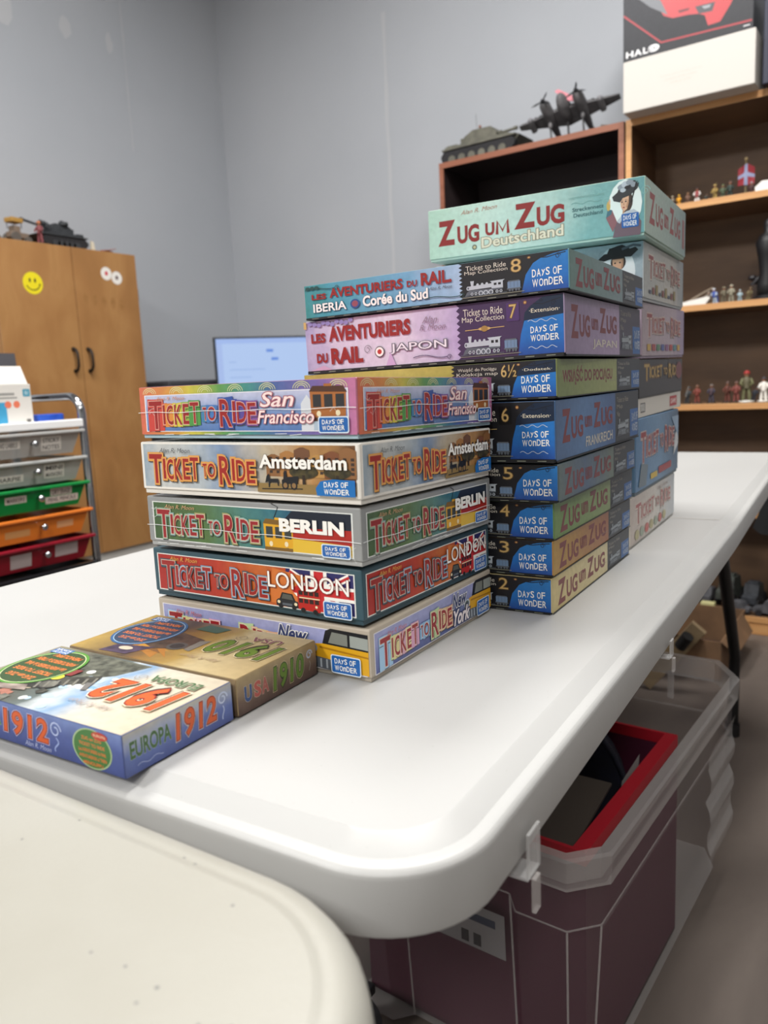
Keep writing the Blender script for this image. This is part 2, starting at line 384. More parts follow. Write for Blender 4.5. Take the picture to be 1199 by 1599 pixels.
# ------------------------------------------------------------------ game boxes
GRP = {'c': 'city game boxes in the front stack', 'm': 'map game boxes in the middle stack', 'b': 'big game boxes in the rear stack', 's': 'small flat game boxes'}
def game_box(name, x, y, yaw, w, d, h, z, tx, ty, label, lid_m, base_m, group, base_h=.07, bev=.0014, base_in=.0014):
    c, s = math.cos(R(yaw)), math.sin(R(yaw))
    ex = Vector((c, s, -tx)).normalized(); ey = Vector((-s, c, ty)); ez = ex.cross(ey).normalized(); ey = ez.cross(ex)
    o = thing(name, label, 'board game', group=group)
    M = Matrix((ex, ey, ez)).transposed().to_4x4()
    M.translation = Vector((x, y, z)) - ex * (w / 2) + ey * (d / 2)
    o.matrix_world = M
    o.location = M.translation; o.rotation_euler = M.to_euler()
    bh = h * base_h
    q = MB(); q.box((0, 0, bh + (h - bh) / 2), (w, d, h - bh), lid_m, bev); q.build('lid', o)
    q = MB(); q.box((0, 0, (bh + .004) / 2), (w - 2 * base_in, d - 2 * base_in, bh + .004), base_m, .0006); q.build('base', o)
    front = Face(lambda u, v, k: (-w / 2 + u * w, -d / 2 - k, v * h), w, h)
    side = Face(lambda u, v, k: (w / 2 + k, -d / 2 + u * d, v * h), d, h)
    top = Face(lambda u, v, k: (w / 2 - u * w, d / 2 - v * d, h + k), w, d)
    return o, front, side, top
red = mat('#8f1d1c', .4); dred = mat('#6e1416', .4); white = mat('#f2f0ea', .4); blk = mat('#14151a', .45); cream = mat('#e8d9b4', .4)
gold = mat('#c9a86a', .4); badge_b = mat('#1f5fa8', .35); badge_l = mat('#d5e2ee', .35); silver = mat('#b7c0c8', .4); dsil = mat('#5b626b', .4)
def badge(f, u0, v0, u1, v1, border=True):
    if border: f.rr(u0 - .0009 / f.su, v0 - .0009 / f.sv, u1 + .0009 / f.su, v1 + .0009 / f.sv, .002, badge_l)
    f.rr(u0, v0, u1, v1, .0016, badge_b)
    dow(f, u0 + (u1 - u0) * .08, v0 + (v1 - v0) * .12, u1 - (u1 - u0) * .08, v1 - (v1 - v0) * .12)
def dow(f, u0, v0, u1, v1, m=None):
    m = m or white; W_, H_ = u1 - u0, v1 - v0
    def row(txt, a, b, v_, hh):
        xs = a; wd = {'W': 1.35, 'I': .5, ' ': .5, 'y': .9, 'n': .9}
        tot = sum(wd.get(ch, 1) for ch in txt)
        for i, ch in enumerate(txt):
            k = (b - a) / tot * wd.get(ch, 1)
            if ch != ' ':
                j = ((i * 37) % 7 - 3) / 3 * .05 * hh; sm = .18 * hh if ch in 'yn' else 0
                f.text(ch, xs + k * .06, v_ + j, xs + k * .9, v_ + hh - sm + j, m, bold=.012)
            xs += k
    row('DAyS OF', u0 + .02 * W_, u1 - .06 * W_, v0 + .56 * H_, .42 * H_)
    row('WOnDER', u0 + .02 * W_, u1 - .02 * W_, v0 + .02 * H_, .42 * H_)
def title(f, u0, v0, u1, v1, fill, outs, slope=0., blocks=False):
    """TICKET TO RIDE in tall small capitals; outs = one or more outline colours, by letter."""
    W_, H_ = u1 - u0, v1 - v0
    L = [('T', 0, .135, -.06, 1.02), ('I', .140, .165, .12, .86), ('C', .175, .245, .1, .85), ('K', .255, .330, .1, .86), ('E', .340, .405, .12, .88), ('T', .410, .490, .14, .93),
         ('T', .530, .570, .26, .72), ('O', .575, .645, .24, .74), ('R', .685, .790, .0, 1.0), ('I', .800, .825, .16, .92), ('D', .838, .918, .14, .88), ('E', .930, 1.0, .1, .84)]
    for i, (ch, a, b, lo, hi) in enumerate(L):
        om = outs[i % len(outs)] if isinstance(outs, list) else outs
        A, B = u0 + a * W_, u0 + b * W_; sl = slope * (A - u0)
        lo, hi = v0 + lo * H_ + sl, v0 + hi * H_ + sl
        eu, ev = .0017 / f.su, .0017 / f.sv; ru = eu * .55; rv = ev * .55
        dk_ = mat('#3a2f33', .4)
        if blocks:
            jt = (i * 53 % 5 - 2) * .0003
            f.poly([(A - eu * 1.1, lo - ev + jt / f.sv), (B + eu * 1.1, lo - ev * 1.2 - jt / f.sv), (B + eu * 1.3, hi + ev + jt / f.sv), (A - eu, hi + ev * .8 - jt / f.sv)], om)
        f.text(ch, A - eu + .0006 / f.su, lo - ev - .0007 / f.sv, B + eu + .0006 / f.su, hi + ev - .0007 / f.sv, dk_, bold=.07)
        f.text(ch, A - eu, lo - ev, B + eu, hi + ev, om, bold=.07)
        f.text(ch, A - ru * .75, lo - rv * .7, B + ru * .75, hi + rv * .7, mat('#d9c6b0', .4) if not isinstance(fill, tuple) else fill[1], bold=.03)
        f.text(ch, A, lo, B, hi, fill[0] if isinstance(fill, tuple) else fill, bold=.015)
def author(f, u0, v0, u1, v1, m): f.text('Alan R. Moon', u0, v0, u1, v1, m, shear=.35)
def frame(f, u0, v0, u1, v1, w, m):
    f.line([(u0, v0), (u1, v0)], w, m); f.line([(u1, v0), (u1, v1)], w, m); f.line([(u1, v1), (u0, v1)], w, m); f.line([(u0, v1), (u0, v0)], w, m)
# little printed pictures -------------------------------------------------
def box_in(f, r):
    u0, v0, u1, v1 = r; return lambda a, b: (u0 + a * (u1 - u0), v0 + b * (v1 - v0))
def P(f, r, pts, m): g = box_in(f, r); f.poly([g(*p) for p in pts], m)
def RC(f, r, a0, b0, a1, b1, m): P(f, r, [(a0, b0), (a1, b0), (a1, b1), (a0, b1)], m)
def EL(f, r, a, b, ra, rb, m): u0, v0, u1, v1 = r; f.ell(u0 + a * (u1 - u0), v0 + b * (v1 - v0), ra * (u1 - u0), rb * (v1 - v0), m, 16)
def tram(f, r, body, dark, glass):
    P(f, r, [(.05, .05), (.95, .12), (.97, .78), (.02, .8)], body)
    P(f, r, [(0, .8), (1, .76), (.9, .93), (.1, .95)], dark)
    for k in range(3): RC(f, r, .1 + k * .3, .38, .32 + k * .3, .72, glass)
    RC(f, r, .04, .0, .95, .1, dark); RC(f, r, .4, .93, .6, 1.0, body)
    EL(f, r, .25, .2, .06, .08, cream); EL(f, r, .75, .22, .06, .08, cream)
def houses(f, r, cols, n=5):
    for i in range(n):
        a = i / n; b = (i + 1.05) / n; t = .7 + .25 * ((i * 31) % 3) / 2
        P(f, r, [(a, 0), (b, 0), (b, t), ((a + b) / 2 + .02, t + .1), ((a + b) / 2 - .02, t + .1), (a, t)], cols[i % len(cols)])
        for y in range(4):
            for x in range(2): RC(f, r, a + .04 + x * .08, .12 + y * .16, a + .075 + x * .08, .22 + y * .16, mat('#3a2c24'))
def carriage(f, r):
    P(f, r, [(0, .35), (.05, .75), (.12, .9), (.15, .6), (.4, .62), (.42, .2), (.38, .2), (.36, .4), (.16, .4), (.14, .1), (.1, .1), (.1, .45)], blk)
    P(f, r, [(.5, .35), (.95, .35), (1.0, .8), (.62, .72), (.5, .55)], blk); P(f, r, [(.55, .6), (.66, .6), (.64, 1.0), (.56, 1.0)], blk)
    for a in (.6, .85): EL(f, r, a, .25, .1, .25, blk); EL(f, r, a, .25, .06, .15, mat('#8a6a42'))
    f.line([box_in(f, r)(-.1, .0), box_in(f, r)(1.1, .08)], .0008, blk)
def bus(f, r):
    b = mat('#b3201b', .4)
    P(f, r, [(.05, .1), (.95, .05), (1, .85), (.85, .97), (.12, 1.0), (.0, .88)], b)
    for y in (.34, .64):
        for x in range(4): RC(f, r, .08 + x * .22, y, .25 + x * .22, y + .16, mat('#2d1a18'))
    RC(f, r, .1, .52, .95, .56, cream); EL(f, r, .25, .08, .1, .09, blk); EL(f, r, .75, .06, .1, .09, blk); EL(f, r, .8, .25, .05, .05, cream)
def car(f, r, col, roof):
    P(f, r, [(0, .15), (1, .1), (1, .5), (.85, .55), (.1, .58), (.0, .45)], col)
    P(f, r, [(.15, .55), (.88, .52), (.75, .95), (.28, 1.0)], roof); P(f, r, [(.24, .6), (.78, .57), (.7, .88), (.32, .92)], mat('#54564f'))
    for a in (.2, .8): EL(f, r, a, .14, .11, .15, blk)
    EL(f, r, .12, .38, .07, .1, cream); EL(f, r, .88, .34, .07, .1, cream); RC(f, r, .28, .2, .72, .34, dsil)
def cab(f, r):
    y = mat('#d8a21e', .35); yd = mat('#a97612', .35)
    P(f, r, [(0, .12), (.3, .05), (1.05, .0), (1.05, .62), (.5, .66), (.2, .6), (.02, .5)], y)
    P(f, r, [(.3, .62), (1.05, .58), (1.05, 1.0), (.45, 1.02), (.36, .95)], blk); P(f, r, [(.4, .66), (.72, .64), (.72, .92), (.47, .94)], mat('#7d8078'))
    P(f, r, [(.76, .64), (1.05, .62), (1.05, .9), (.76, .92)], mat('#9aa09a')); P(f, r, [(.25, .5), (1.05, .42), (1.05, .46), (.25, .55)], yd)
    EL(f, r, .1, .48, .11, .13, silver); EL(f, r, .1, .48, .07, .09, mat('#5f6a63'))
    P(f, r, [(.02, .02), (.62, -.04), (.64, .22), (.04, .3)], dsil)
    for k in range(6): RC(f, r, .05 + k * .1, .02, .08 + k * .1, .24, silver)
def loco(f, r, col=None, dk=None):
    c = col or silver; d = dk or dsil
    P(f, r, [(.04, .42), (.66, .45), (.66, .7), (.05, .66)], c); EL(f, r, .05, .54, .045, .13, c); EL(f, r, .05, .54, .025, .07, d)
    P(f, r, [(.66, .3), (.95, .3), (.95, .78), (1.0, .86), (.62, .84), (.66, .76)], c); RC(f, r, .72, .56, .79, .7, blk); RC(f, r, .83, .56, .9, .7, blk)
    P(f, r, [(.13, .66), (.19, .66), (.21, .98), (.11, .98)], c)
    for a in (.3, .42, .54): EL(f, r, a, .7, .035, .1, c)
    P(f, r, [(.06, .22), (.95, .28), (.95, .36), (.06, .4)], d); P(f, r, [(-.04, .04), (.12, .1), (.1, .36), (.02, .3)], d)
    for a, rad in ((.15, .07), (.25, .07), (.38, .12), (.51, .12), (.64, .12), (.8, .07), (.9, .07)):
        EL(f, r, a, .16, rad * .55, rad * 1.3, c); EL(f, r, a, .16, rad * .33, rad * .8, d)
    f.line([box_in(f, r)(-.1, .02), box_in(f, r)(1.05, .04)], .0006, d)
def tender(f, r, c=None):
    c = c or mat('#6d87a6', .4); RC(f, r, .05, .3, .95, .85, c); RC(f, r, .1, .85, .9, .95, dsil); RC(f, r, 0, .2, 1, .3, dsil)
    for a in (.2, .4, .65, .85): EL(f, r, a, .14, .08, .13, dsil)
    for a in (.25, .5, .75): RC(f, r, a, .35, a + .02, .85, dsil)
def lady(f, r, hat, hair, dress, gloves=None):
    skin = mat('#d9ab8c', .45); shade = mat('#b98868', .45); g = box_in(f, r); gr = mat('#8d959f', .5); lg = mat('#b7bec7', .5)
    EL(f, r, .56, .56, .46, .46, mat('#e3ece9', .45))
    P(f, r, [(.22, -.05), (.98, -.05), (1.0, .2), (.84, .36), (.5, .38), (.3, .22)], dress)
    P(f, r, [(.22, .06), (.34, .24), (.2, .48), (.08, .5), (.03, .34)], gloves or dress); P(f, r, [(.03, .34), (.08, .5), (.2, .48), (.18, .40)], mat('#3f6a78', .45)); EL(f, r, .10, .56, .055, .09, mat('#c9a85c', .45)); EL(f, r, .13, .64, .025, .05, skin)
    P(f, r, [(.48, .34), (.64, .34), (.62, .48), (.5, .48)], shade)
    EL(f, r, .60, .60, .17, .2, hair); P(f, r, [(.42, .66), (.45, .5), (.53, .42), (.61, .46), (.66, .58), (.66, .7)], skin)
    P(f, r, [(.58, .5), (.62, .47), (.66, .58), (.65, .66)], shade)
    P(f, r, [(.2, .72), (.24, .64), (.42, .6), (.5, .68), (.72, .72), (.9, .82), (.93, .92), (.7, .86), (.4, .82)], hat); P(f, r, [(.34, .78), (.42, .93), (.62, .98), (.84, .97), (.86, .86), (.6, .8)], hat)
    for a_, b_, w_, h_, c in ((.44, .88, .09, .05, gr), (.56, .92, .1, .06, lg), (.68, .95, .1, .05, gr), (.5, .82, .08, .04, lg), (.78, .9, .07, .05, gr), (.62, .86, .08, .035, blk)): EL(f, r, a_, b_, w_, h_, c)
    P(f, r, [(.84, .92), (.9, .96), (.74, .58), (.7, .56)], blk)
    EL(f, r, .475, .6, .022, .014, blk); EL(f, r, .58, .605, .024, .014, blk); f.line([g(.45, .63), g(.5, .635)], .0004, hair); f.line([g(.555, .64), g(.615, .635)], .0004, hair); EL(f, r, .525, .495, .03, .013, mat('#9b3a35')); P(f, r, [(.52, .6), (.54, .54), (.505, .54)], shade)
    P(f, r, [(.44, .36), (.6, .42), (.8, .44), (.98, .34), (.8, .36), (.62, .32)], lg); P(f, r, [(.5, .36), (.7, .38), (.95, .22), (.7, .26)], gr); P(f, r, [(.45, .34), (.55, .36), (.42, .2), (.34, .24)], lg)
def jack(f, r):
    bl = mat('#27265f', .4); rd = mat('#c2252a', .4)
    RC(f, r, 0, 0, 1, 1, bl)
    for a, b in (((0, 0), (1, 1)), ((0, 1), (1, 0))):
        g = box_in(f, r); a = (a[0] + .06 * (1 - 2 * a[0]), a[1] + .06 * (1 - 2 * a[1])); b = (b[0] + .06 * (1 - 2 * b[0]), b[1] + .06 * (1 - 2 * b[1])); f.line([g(*a), g(*b)], .0055, white); f.line([g(*a), g(*b)], .0022, rd)
    RC(f, r, .38, 0, .62, 1, white); RC(f, r, 0, .32, 1, .68, white); RC(f, r, .43, 0, .57, 1, rd); RC(f, r, 0, .4, 1, .6, rd)
def tree(f, r): EL(f, r, .5, .65, .5, .35, noisy([(.35, '#2a2614'), (.65, '#4d4424')], (200, 200, 200), .45)); RC(f, r, .45, 0, .55, .5, mat('#2d2014'))

# the city boxes ----------------------------------------------------------
def city_art(f, kind):
    fill = (mat('#8f1e1f', .4), mat('#c8a99a', .4))
    if kind == 'SF':
        f.rect(.004, .075, .996, .995, grad([(0, '#d8654b'), (.14, '#d98a3c'), (.28, '#cfc23e'), (.42, '#5f9a48'), (.55, '#3f8d83'), (.68, '#4d63a0'), (.85, '#7a63a6'), (1, '#c4769f')], 'u', .3, .05, coat=.6))
        for k in range(7):
            for rr_ in (.0085, .0062, .004): f.line([(.06 + k * .145 + rr_ / f.su * math.cos(R(t)), .9 + rr_ / f.sv * math.sin(R(t)) * .62 - .04) for t in range(0, 181, 20)], .0006, mat('#d6d6a0', .4))
        f.rect(.032, .13, .968, .84, mat('#e7e4ea', .3)); f.rect(.037, .145, .963, .825, grad([(0, '#2e63a4'), (.45, '#7b97c9'), (.8, '#c2c6e2')], 'v', .25, .08, coat=.6))
        f.poly([(.78, .145), (.83, .145), (.83, .6), (.805, .75), (.78, .6)], mat('#cfd3da')); f.poly([(.83, .145), (.86, .145), (.86, .7), (.845, .8), (.83, .7)], mat('#a9b9c9'))
        tram(f, (.815, .3, .965, .92), mat('#a5642f'), mat('#4d2c1b'), mat('#2b2a2b'))
        outs = [mat(c, .3) for c in ('#c8443a', '#cf5b3a', '#d88a3a', '#d3c33e', '#8fae42', '#4f9346', '#3f7fa6', '#4676b4', '#34519a', '#3c4f9c', '#5b4a96', '#7d4e93')]
        title(f, .055, .21, .59, .71, (mat('#97221f', .3), mat('#dba99a', .3)), outs, .02, True)
        author(f, .10, .735, .25, .80, mat('#c98a64', .4))
        for t, a in (('San', (.61, .56, .755, .82)), ('Francisco', (.595, .27, .835, .5))):
            f.text(t, *a, mat('#f3dcd8', .4), [(.05, mat('#a35d6d', .4))], shear=.25, bold=.01)
        badge(f, .855, .12, .967, .36)
    elif kind == 'AMS':
        f.rect(.006, .1, .994, .985, mat('#e6e2da', .4)); f.rect(.016, .14, .984, .96, grad([(0, '#8fa3b4'), (.12, '#c9cbc8'), (.3, '#b3bcc2'), (.42, '#7f97b8'), (.62, '#c2b59c'), (.8, '#b98a52'), (1, '#6d4a2b')], 'u', .4, .1))
        houses(f, (.62, .42, .985, .9), [mat(c) for c in ('#8a5f38', '#a9763f', '#6f4a30', '#b78a4c', '#7b4a2c')], 6)
        f.rect(.58, .14, .985, .3, mat('#8d7342')); tree(f, (.72, .3, .84, .62)); tree(f, (.86, .32, .97, .62)); carriage(f, (.615, .2, .76, .5))
        title(f, .05, .24, .575, .76, (mat('#9c241b', .4), mat('#d9a168', .4)), mat('#d99a45', .4), -.01)
        author(f, .11, .8, .27, .89, mat('#4b4f55', .4))
        f.text('Amsterdam', .595, .56, .955, .8, white, [(.05, mat('#4d3a2b', .4))], bold=.03)
        f.poly([(.835, .13), (.984, .13), (.984, .4), (.9, .41), (.85, .37), (.83, .25)], mat('#1a6cb4', .35)); dow(f, .86, .155, .965, .37)
    elif kind == 'BER':
        f.rect(.03, .13, .968, .9, mat('#dcdfdc', .3)); f.rect(.036, .15, .962, .88, grad([(0, '#3d5a34'), (.3, '#55743c'), (.5, '#4b8179'), (.66, '#2f6d80'), (.75, '#1d4566')], 'u', .25, .08, coat=.6))
        f.poly([(.66, .6), (.962, .58), (.962, .88), (.72, .88)], mat('#1c2331', .3)); f.poly([(.72, .36), (.962, .34), (.962, .6), (.7, .58)], mat('#a8281f', .3)); f.poly([(.7, .15), (.962, .15), (.962, .34), (.7, .4)], mat('#dcb53a', .3))
        tram(f, (.588, .14, .725, .74), mat('#d9a226', .3), mat('#7a5a24', .3), mat('#3b3f3b', .3)); f.line([(.64, .73), (.66, .93), (.63, .99)], .0008, blk)
        title(f, .055, .21, .57, .73, (mat('#94262a', .3), mat('#d3b9a8', .3)), [mat('#87a48c', .3), mat('#86aaa6', .3), mat('#9a9a62', .3)], -.01)
        author(f, .10, .77, .26, .85, mat('#c79a72', .4))
        f.text('BERLIN', .665, .5, .935, .74, white, [(.03, mat('#2a2f38', .4))], bold=.05)
        badge(f, .845, .13, .955, .33)
    elif kind == 'LON':
        f.rect(.024, .13, .972, .9, mat('#dfe0da', .4)); f.rect(.029, .15, .967, .88, grad([(0, '#a8231d'), (.35, '#b93a24'), (.58, '#c86a2f'), (.7, '#b84a27')], 'u', .4, .08))
        jack(f, (.68, .15, .967, .88)); f.poly([(.6, .2), (.76, .2), (.7, .5), (.78, .75), (.62, .86)], mat('#cf7434'))
        car(f, (.63, .12, .73, .42), mat('#23262b'), mat('#15171a')); bus(f, (.725, .1, .83, .6))
        title(f, .05, .22, .595, .75, (mat('#97231f', .4), mat('#d6b5a4', .4)), [mat('#3d5560', .4), mat('#3d5560', .4), mat('#6f9ab8', .4)], -.01)
        author(f, .10, .775, .25, .86, mat('#d9a548', .4))
        f.text('LONDON', .6, .5, .95, .8, white, [(.03, mat('#7c2a20', .4))], bold=.005)
        badge(f, .845, .1, .955, .36)
    elif kind == 'NY':
        f.rect(.024, .1, .985, .9, mat('#d9d6da', .4)); f.rect(.029, .12, .98, .88, grad([(0, '#4a5890'), (.4, '#6f79b0'), (.75, '#9fa3cf')], 'v', .4, .12))
        for k in range(9): f.rect(.64 + k * .014, .12, .65 + k * .014, .55 + .3 * ((k * 7) % 5) / 5, mat('#7e8bb5'))
        cab(f, (.73, .12, .98, .9))
        title(f, .06, .2, .605, .72, (mat('#96242a', .4), mat('#e4cdb8', .4)), [mat(c, .4) for c in ('#9fc4e2', '#b9d49a', '#d9cf94', '#d3a6b8', '#e0d49a', '#d8a3c0', '#8fb6d8', '#8fb6d8', '#b8cf9a', '#e0b59a', '#d9c094', '#dfae86')], -.005, True)
        author(f, .10, .72, .24, .82, mat('#c2696c', .4))
        f.text('New', .61, .55, .745, .86, mat('#2f3a66', .4), [(.07, white)], shear=.35, bold=.03); f.text('York', .62, .16, .77, .5, mat('#f0e6e6', .4), [(.09, mat('#2f3a66', .4))], shear=.35, bold=.03)
        badge(f, .845, .1, .96, .42)
shrink = mat('#d6d6d2', .3, coat=.5)
city = [('NY', -.3512, .4763, 1.58, 0.0440, 0.7402, 0, 0, 'beige-edged game box with yellow taxi, bottom of the front stack', '#b3a898', '#a39a8c'),
        ('LON', -.3545, .4741, .71, 0.0458, 0.7873, -.0034, -.0084, 'red and dark teal game box with double-decker bus and flag', '#33505b', '#2b444e'),
        ('BER', -.3480, .4679, .87, 0.0461, 0.8370, 0, -.0162, 'grey-edged shrink-wrapped game box with yellow tram', '#8f9191', '#a3a4a2'),
        ('AMS', -.3431, .4638, 1.21, 0.0465, 0.8860, .0034, -.0172, 'white-edged game box with horse carriage and canal houses', '#dedad2', '#d8d4cc'),
        ('SF', -.3437, .4650, .49, 0.0454, 0.9353, .0049, -.0172, 'rainbow-bordered shrink-wrapped game box with cable car, top of the front stack', '#b66f84', '#9fb9c4')]
for k, x, y, yaw, h, z, tx, ty, label, lm, bm_ in city:
    wrap = k in ('SF', 'BER')
    o, f, s, t = game_box('game_box', x, y, yaw, .2436, .2214, h, z, tx, ty, label, mat(lm, .3 if wrap else .45, coat=.5 if wrap else 0), mat(bm_, .5), GRP['c'], .085)
    city_art(f, k); f.build('front_print', o)
    city_art(s, k); s.build('side_print', o)
    if wrap:   # the film's weld line and its creases
        vv = .5 if k == 'SF' else .42
        for F, nm in ((f.sub(), 'wrap_seam'), (s.sub(), 'wrap_seam')):
            sm = mat('#e9ecec', .2)
            F.line([(.0 + .05 * i, vv + .012 * math.sin(i * 1.1) + (.02 * i / 20 if k == 'SF' else -.01 * i / 20)) for i in range(21)], .0005, sm)
            for j in range(5):
                a, b = random.choice((.03, .06, .9, .95, .92)), random.uniform(.1, .8); F.line([(a, b), (a + .015, b + random.uniform(-.08, .08)), (a + .03, b + random.uniform(-.1, .1))], .00022, sm)
            for j in range(8): a = random.uniform(.05, .9); F.line([(a, .06 + .03 * random.random()), (a + .05, .07 + .03 * random.random())], .0004, sm)
            F.build(nm, o)

# the map boxes -----------------------------------------------------------
def rails(f, m=None):
    f.rect(.004, .0, .996, .06, mat('#17181b', .45))
    for k in range(14): f.rect(.03 + k * .07, .022, .06 + k * .07, .036, mat('#8a8f7f', .45))
def swirl_corner(f, u, v, m, s=1):
    f.line([(u + .012 * i, v + .03 * math.sin(i * .5) * s) for i in range(12)], .0008, m); f.curl(u + .14, v - .03 * s, .0028, m)
def map_front(f, num, art, dark, line1, line2, tall, word):
    ed = .635; d = mat(dark, .42)
    f.rect(.003, .05, .997, .993, d)
    zig = [(ed + (.006 if i % 2 else -.006), .05 + .943 * i / 18) for i in range(19)]
    f.poly([(.003, .05)] + zig + [(.003, .993)], grad(art, 'u', .4, .12))
    blue = grad([(0, '#23489a'), (.4, '#1f6fc0'), (1, '#2a80c8')], 'v', .38, .1)
    edge = [(.845, .06), (.85, .25), (.86, .45), (.875, .6), (.895, .7), (.93, .78), (.995, .83)]
    if word: f.poly([(.845, .06), (.997, .06), (.997, .985), (.93, .97), (.89, .85), (.87, .75)], mat('#10243d', .4)); f.poly([(.845, .06), (.997, .06), (.997, .68), (.868, .62), (.855, .4)], blue); f.text('·' + word + '·', .885, .735, .985, .80, mat('#e6dcc4', .4)) ; f.line([(.868, .622), (.997, .682)], .0006, mat('#10243d'))
    else: f.poly([(.845, .06), (.997, .06), (.997, .97), (.95, .93), (.91, .86), (.885, .76), (.86, .5)], blue)
    sw = mat('#0d1728', .45)
    f.line([(.9, .88), (.93, .86), (.96, .9), (.99, .93)], .0009, sw); f.curl(.965, .86, .0026, sw); f.curl(.925, .93, .0018, sw, d=-1)
    f.ell(.872, .91, .006, .03, mat('#8b5a33')); f.ell(.872, .91, .003, .015, gold)
    if tall: dow(f, .885, .27, .985, .52); f.line([(.88 + .005 * i, .6 + .02 * math.sin(i * .9)) for i in range(20)], .0005, mat('#c9d6e4')); f.line([(.88 + .005 * i, .17 + .02 * math.sin(i * .9)) for i in range(20)], .0005, mat('#c9d6e4'))
    else: dow(f, .878, .17, .985, .62)
    f.text(line1, .655, .78, .795, .9, mat('#d9d3c6', .4)); f.text(line2, .65, .655, .80, .77, mat('#d9d3c6', .4))
    if tall: f.rr(.808, .63, .852, .93, .001, mat('#000000' if dark != '#3f2950' else '#4b2f66', .4)); f.text(num, .818, .68, .842, .9, gold, [(.04, mat('#5a4526'))])
    else: f.text(num, .812, .6, .845 + (.02 if len(num) > 1 else 0), .92, gold, [(.04, mat('#5a4526'))])
    if tall:
        f.line([(.66, .545), (.80, .56)], .0007, gold); f.ell(.73, .553, .022, .03, gold); f.ell(.73, .553, .012, .05, mat('#a07d3e'))
    loco(f, (.655, .12, .79, .45 if tall else .52)); tender(f, (.797, .13, .845, .36 if tall else .42))
    f.line([(.64, .1), (.855, .11)], .0006, mat('#8b8a7a')); rails(f)
def zug_side(f, bg, dark, txt=None, sub=None, tall=False):
    f.rect(.003, .03, .997, .993, grad(bg, 'u', .42, .1)); f.rect(.66, .03, .997, .993, mat(dark, .42)); f.rect(.87, .06, .99, .62, mat('#2d5f9c', .42))
    ti = mat('#742c31', .42); o = [(.03, mat('#a89a90', .42))]
    if txt: f.text(txt, .05, .3, .6, .82, ti, o, bold=.03)
    else:
        lo = .34 if tall else .18; hi = .84
        for t, a, b, c, e in (('Z', .06, .14, lo - .05, hi), ('UG', .15, .27, lo - .02, hi - .14), ('um', .29, .37, lo + .12, hi - .18), ('Z', .39, .47, lo + .08, hi + .03), ('UG', .48, .62, lo + .08, hi - .08)):
            f.text(t, a, c, b, e, ti, o, bold=.035)
    if sub: f.text(sub, .3, .12, .62, .3, mat('#c9c2b4', .42), bold=.01)
    else: f.line([(.56, .35), (.64, .35)], .0006, mat('#8a8070'))
    for k in range(3): f.text(('Ticket to Ride', 'Map', '')[k] or 'No', .68, .8 - .14 * k, (.84, .76, .72)[k], .9 - .14 * k, mat('#9a968c', .42))
    loco(f, (.69, .14, .85, .48), mat('#8f979e', .42)); dow(f, .885, .15, .98, .55, mat('#b9c2cc', .42)); f.rect(.003, 0, .997, .03, mat('#15161a', .45))
maps = [('M2', -.2959, .7092, 3.05, 0.0366, 0.7402, 0, 0, '2', 'pale yellow-sided map game box numbered 2, bottom of the middle stack', '#c8b98a', [(0, '#c9b77f'), (.64, '#d4c79c')], '#c3b27c', None, None),
        ('M3', -.2950, .7110, 3.12, 0.0366, 0.7783, -.0003, -.0035, '3', 'orange-sided map game box numbered 3', '#b98a48', [(0, '#b58f3f'), (.64, '#a0694a')], '#b0883e', None, None),
        ('M4', -.2936, .7108, 2.90, 0.0375, 0.8154, -.0007, -.0012, '4', 'green-sided map game box numbered 4', '#6d8f4e', [(0, '#6f9150'), (.64, '#8b9c6a')], '#5f8046', None, None),
        ('M5', -.2855, .7038, 3.42, 0.0370, 0.8545, -.0014, .0033, '5', 'slate-sided map game box numbered 5', '#5a6a70', [(0, '#63726f'), (.3, '#4f6480'), (.64, '#6c7a70')], '#3d4a52', None, None),
        ('M6', -.2862, .6999, 2.24, 0.0589, 0.8936, -.0028, .0061, '6', 'thick blue-sided map game box numbered 6', '#4a6a94', [(0, '#4a6790'), (.3, '#577caa'), (.64, '#42608f')], '#2a3a55', 'FRANKREICH', 'Extension'),
        ('M65', -.2856, .7032, 2.29, 0.0367, 0.9544, -.0059, .0043, '6½', 'olive-sided map game box numbered 6½', '#8f9a62', [(0, '#7c8a54'), (.64, '#99a068')], '#6a7442', None, 'Dodatek'),
        ('M7', -.2799, .7101, 3.64, 0.0577, 0.9934, -.0122, .0048, '7', 'thick lilac map game box numbered 7', '#b9a6c8', [(0, '#8b7a99'), (.64, '#a894b4')], '#8f7fa0', 'JAPAN', 'Extension'),
        ('M8', -.2743, .7076, 4.06, 0.0371, 1.0523, -.0128, .0028, '8', 'light blue map game box numbered 8, top of the middle stack', '#6fa3b0', [(0, '#5f7f78'), (.64, '#768a8f')], '#3f6f74', None, None)]
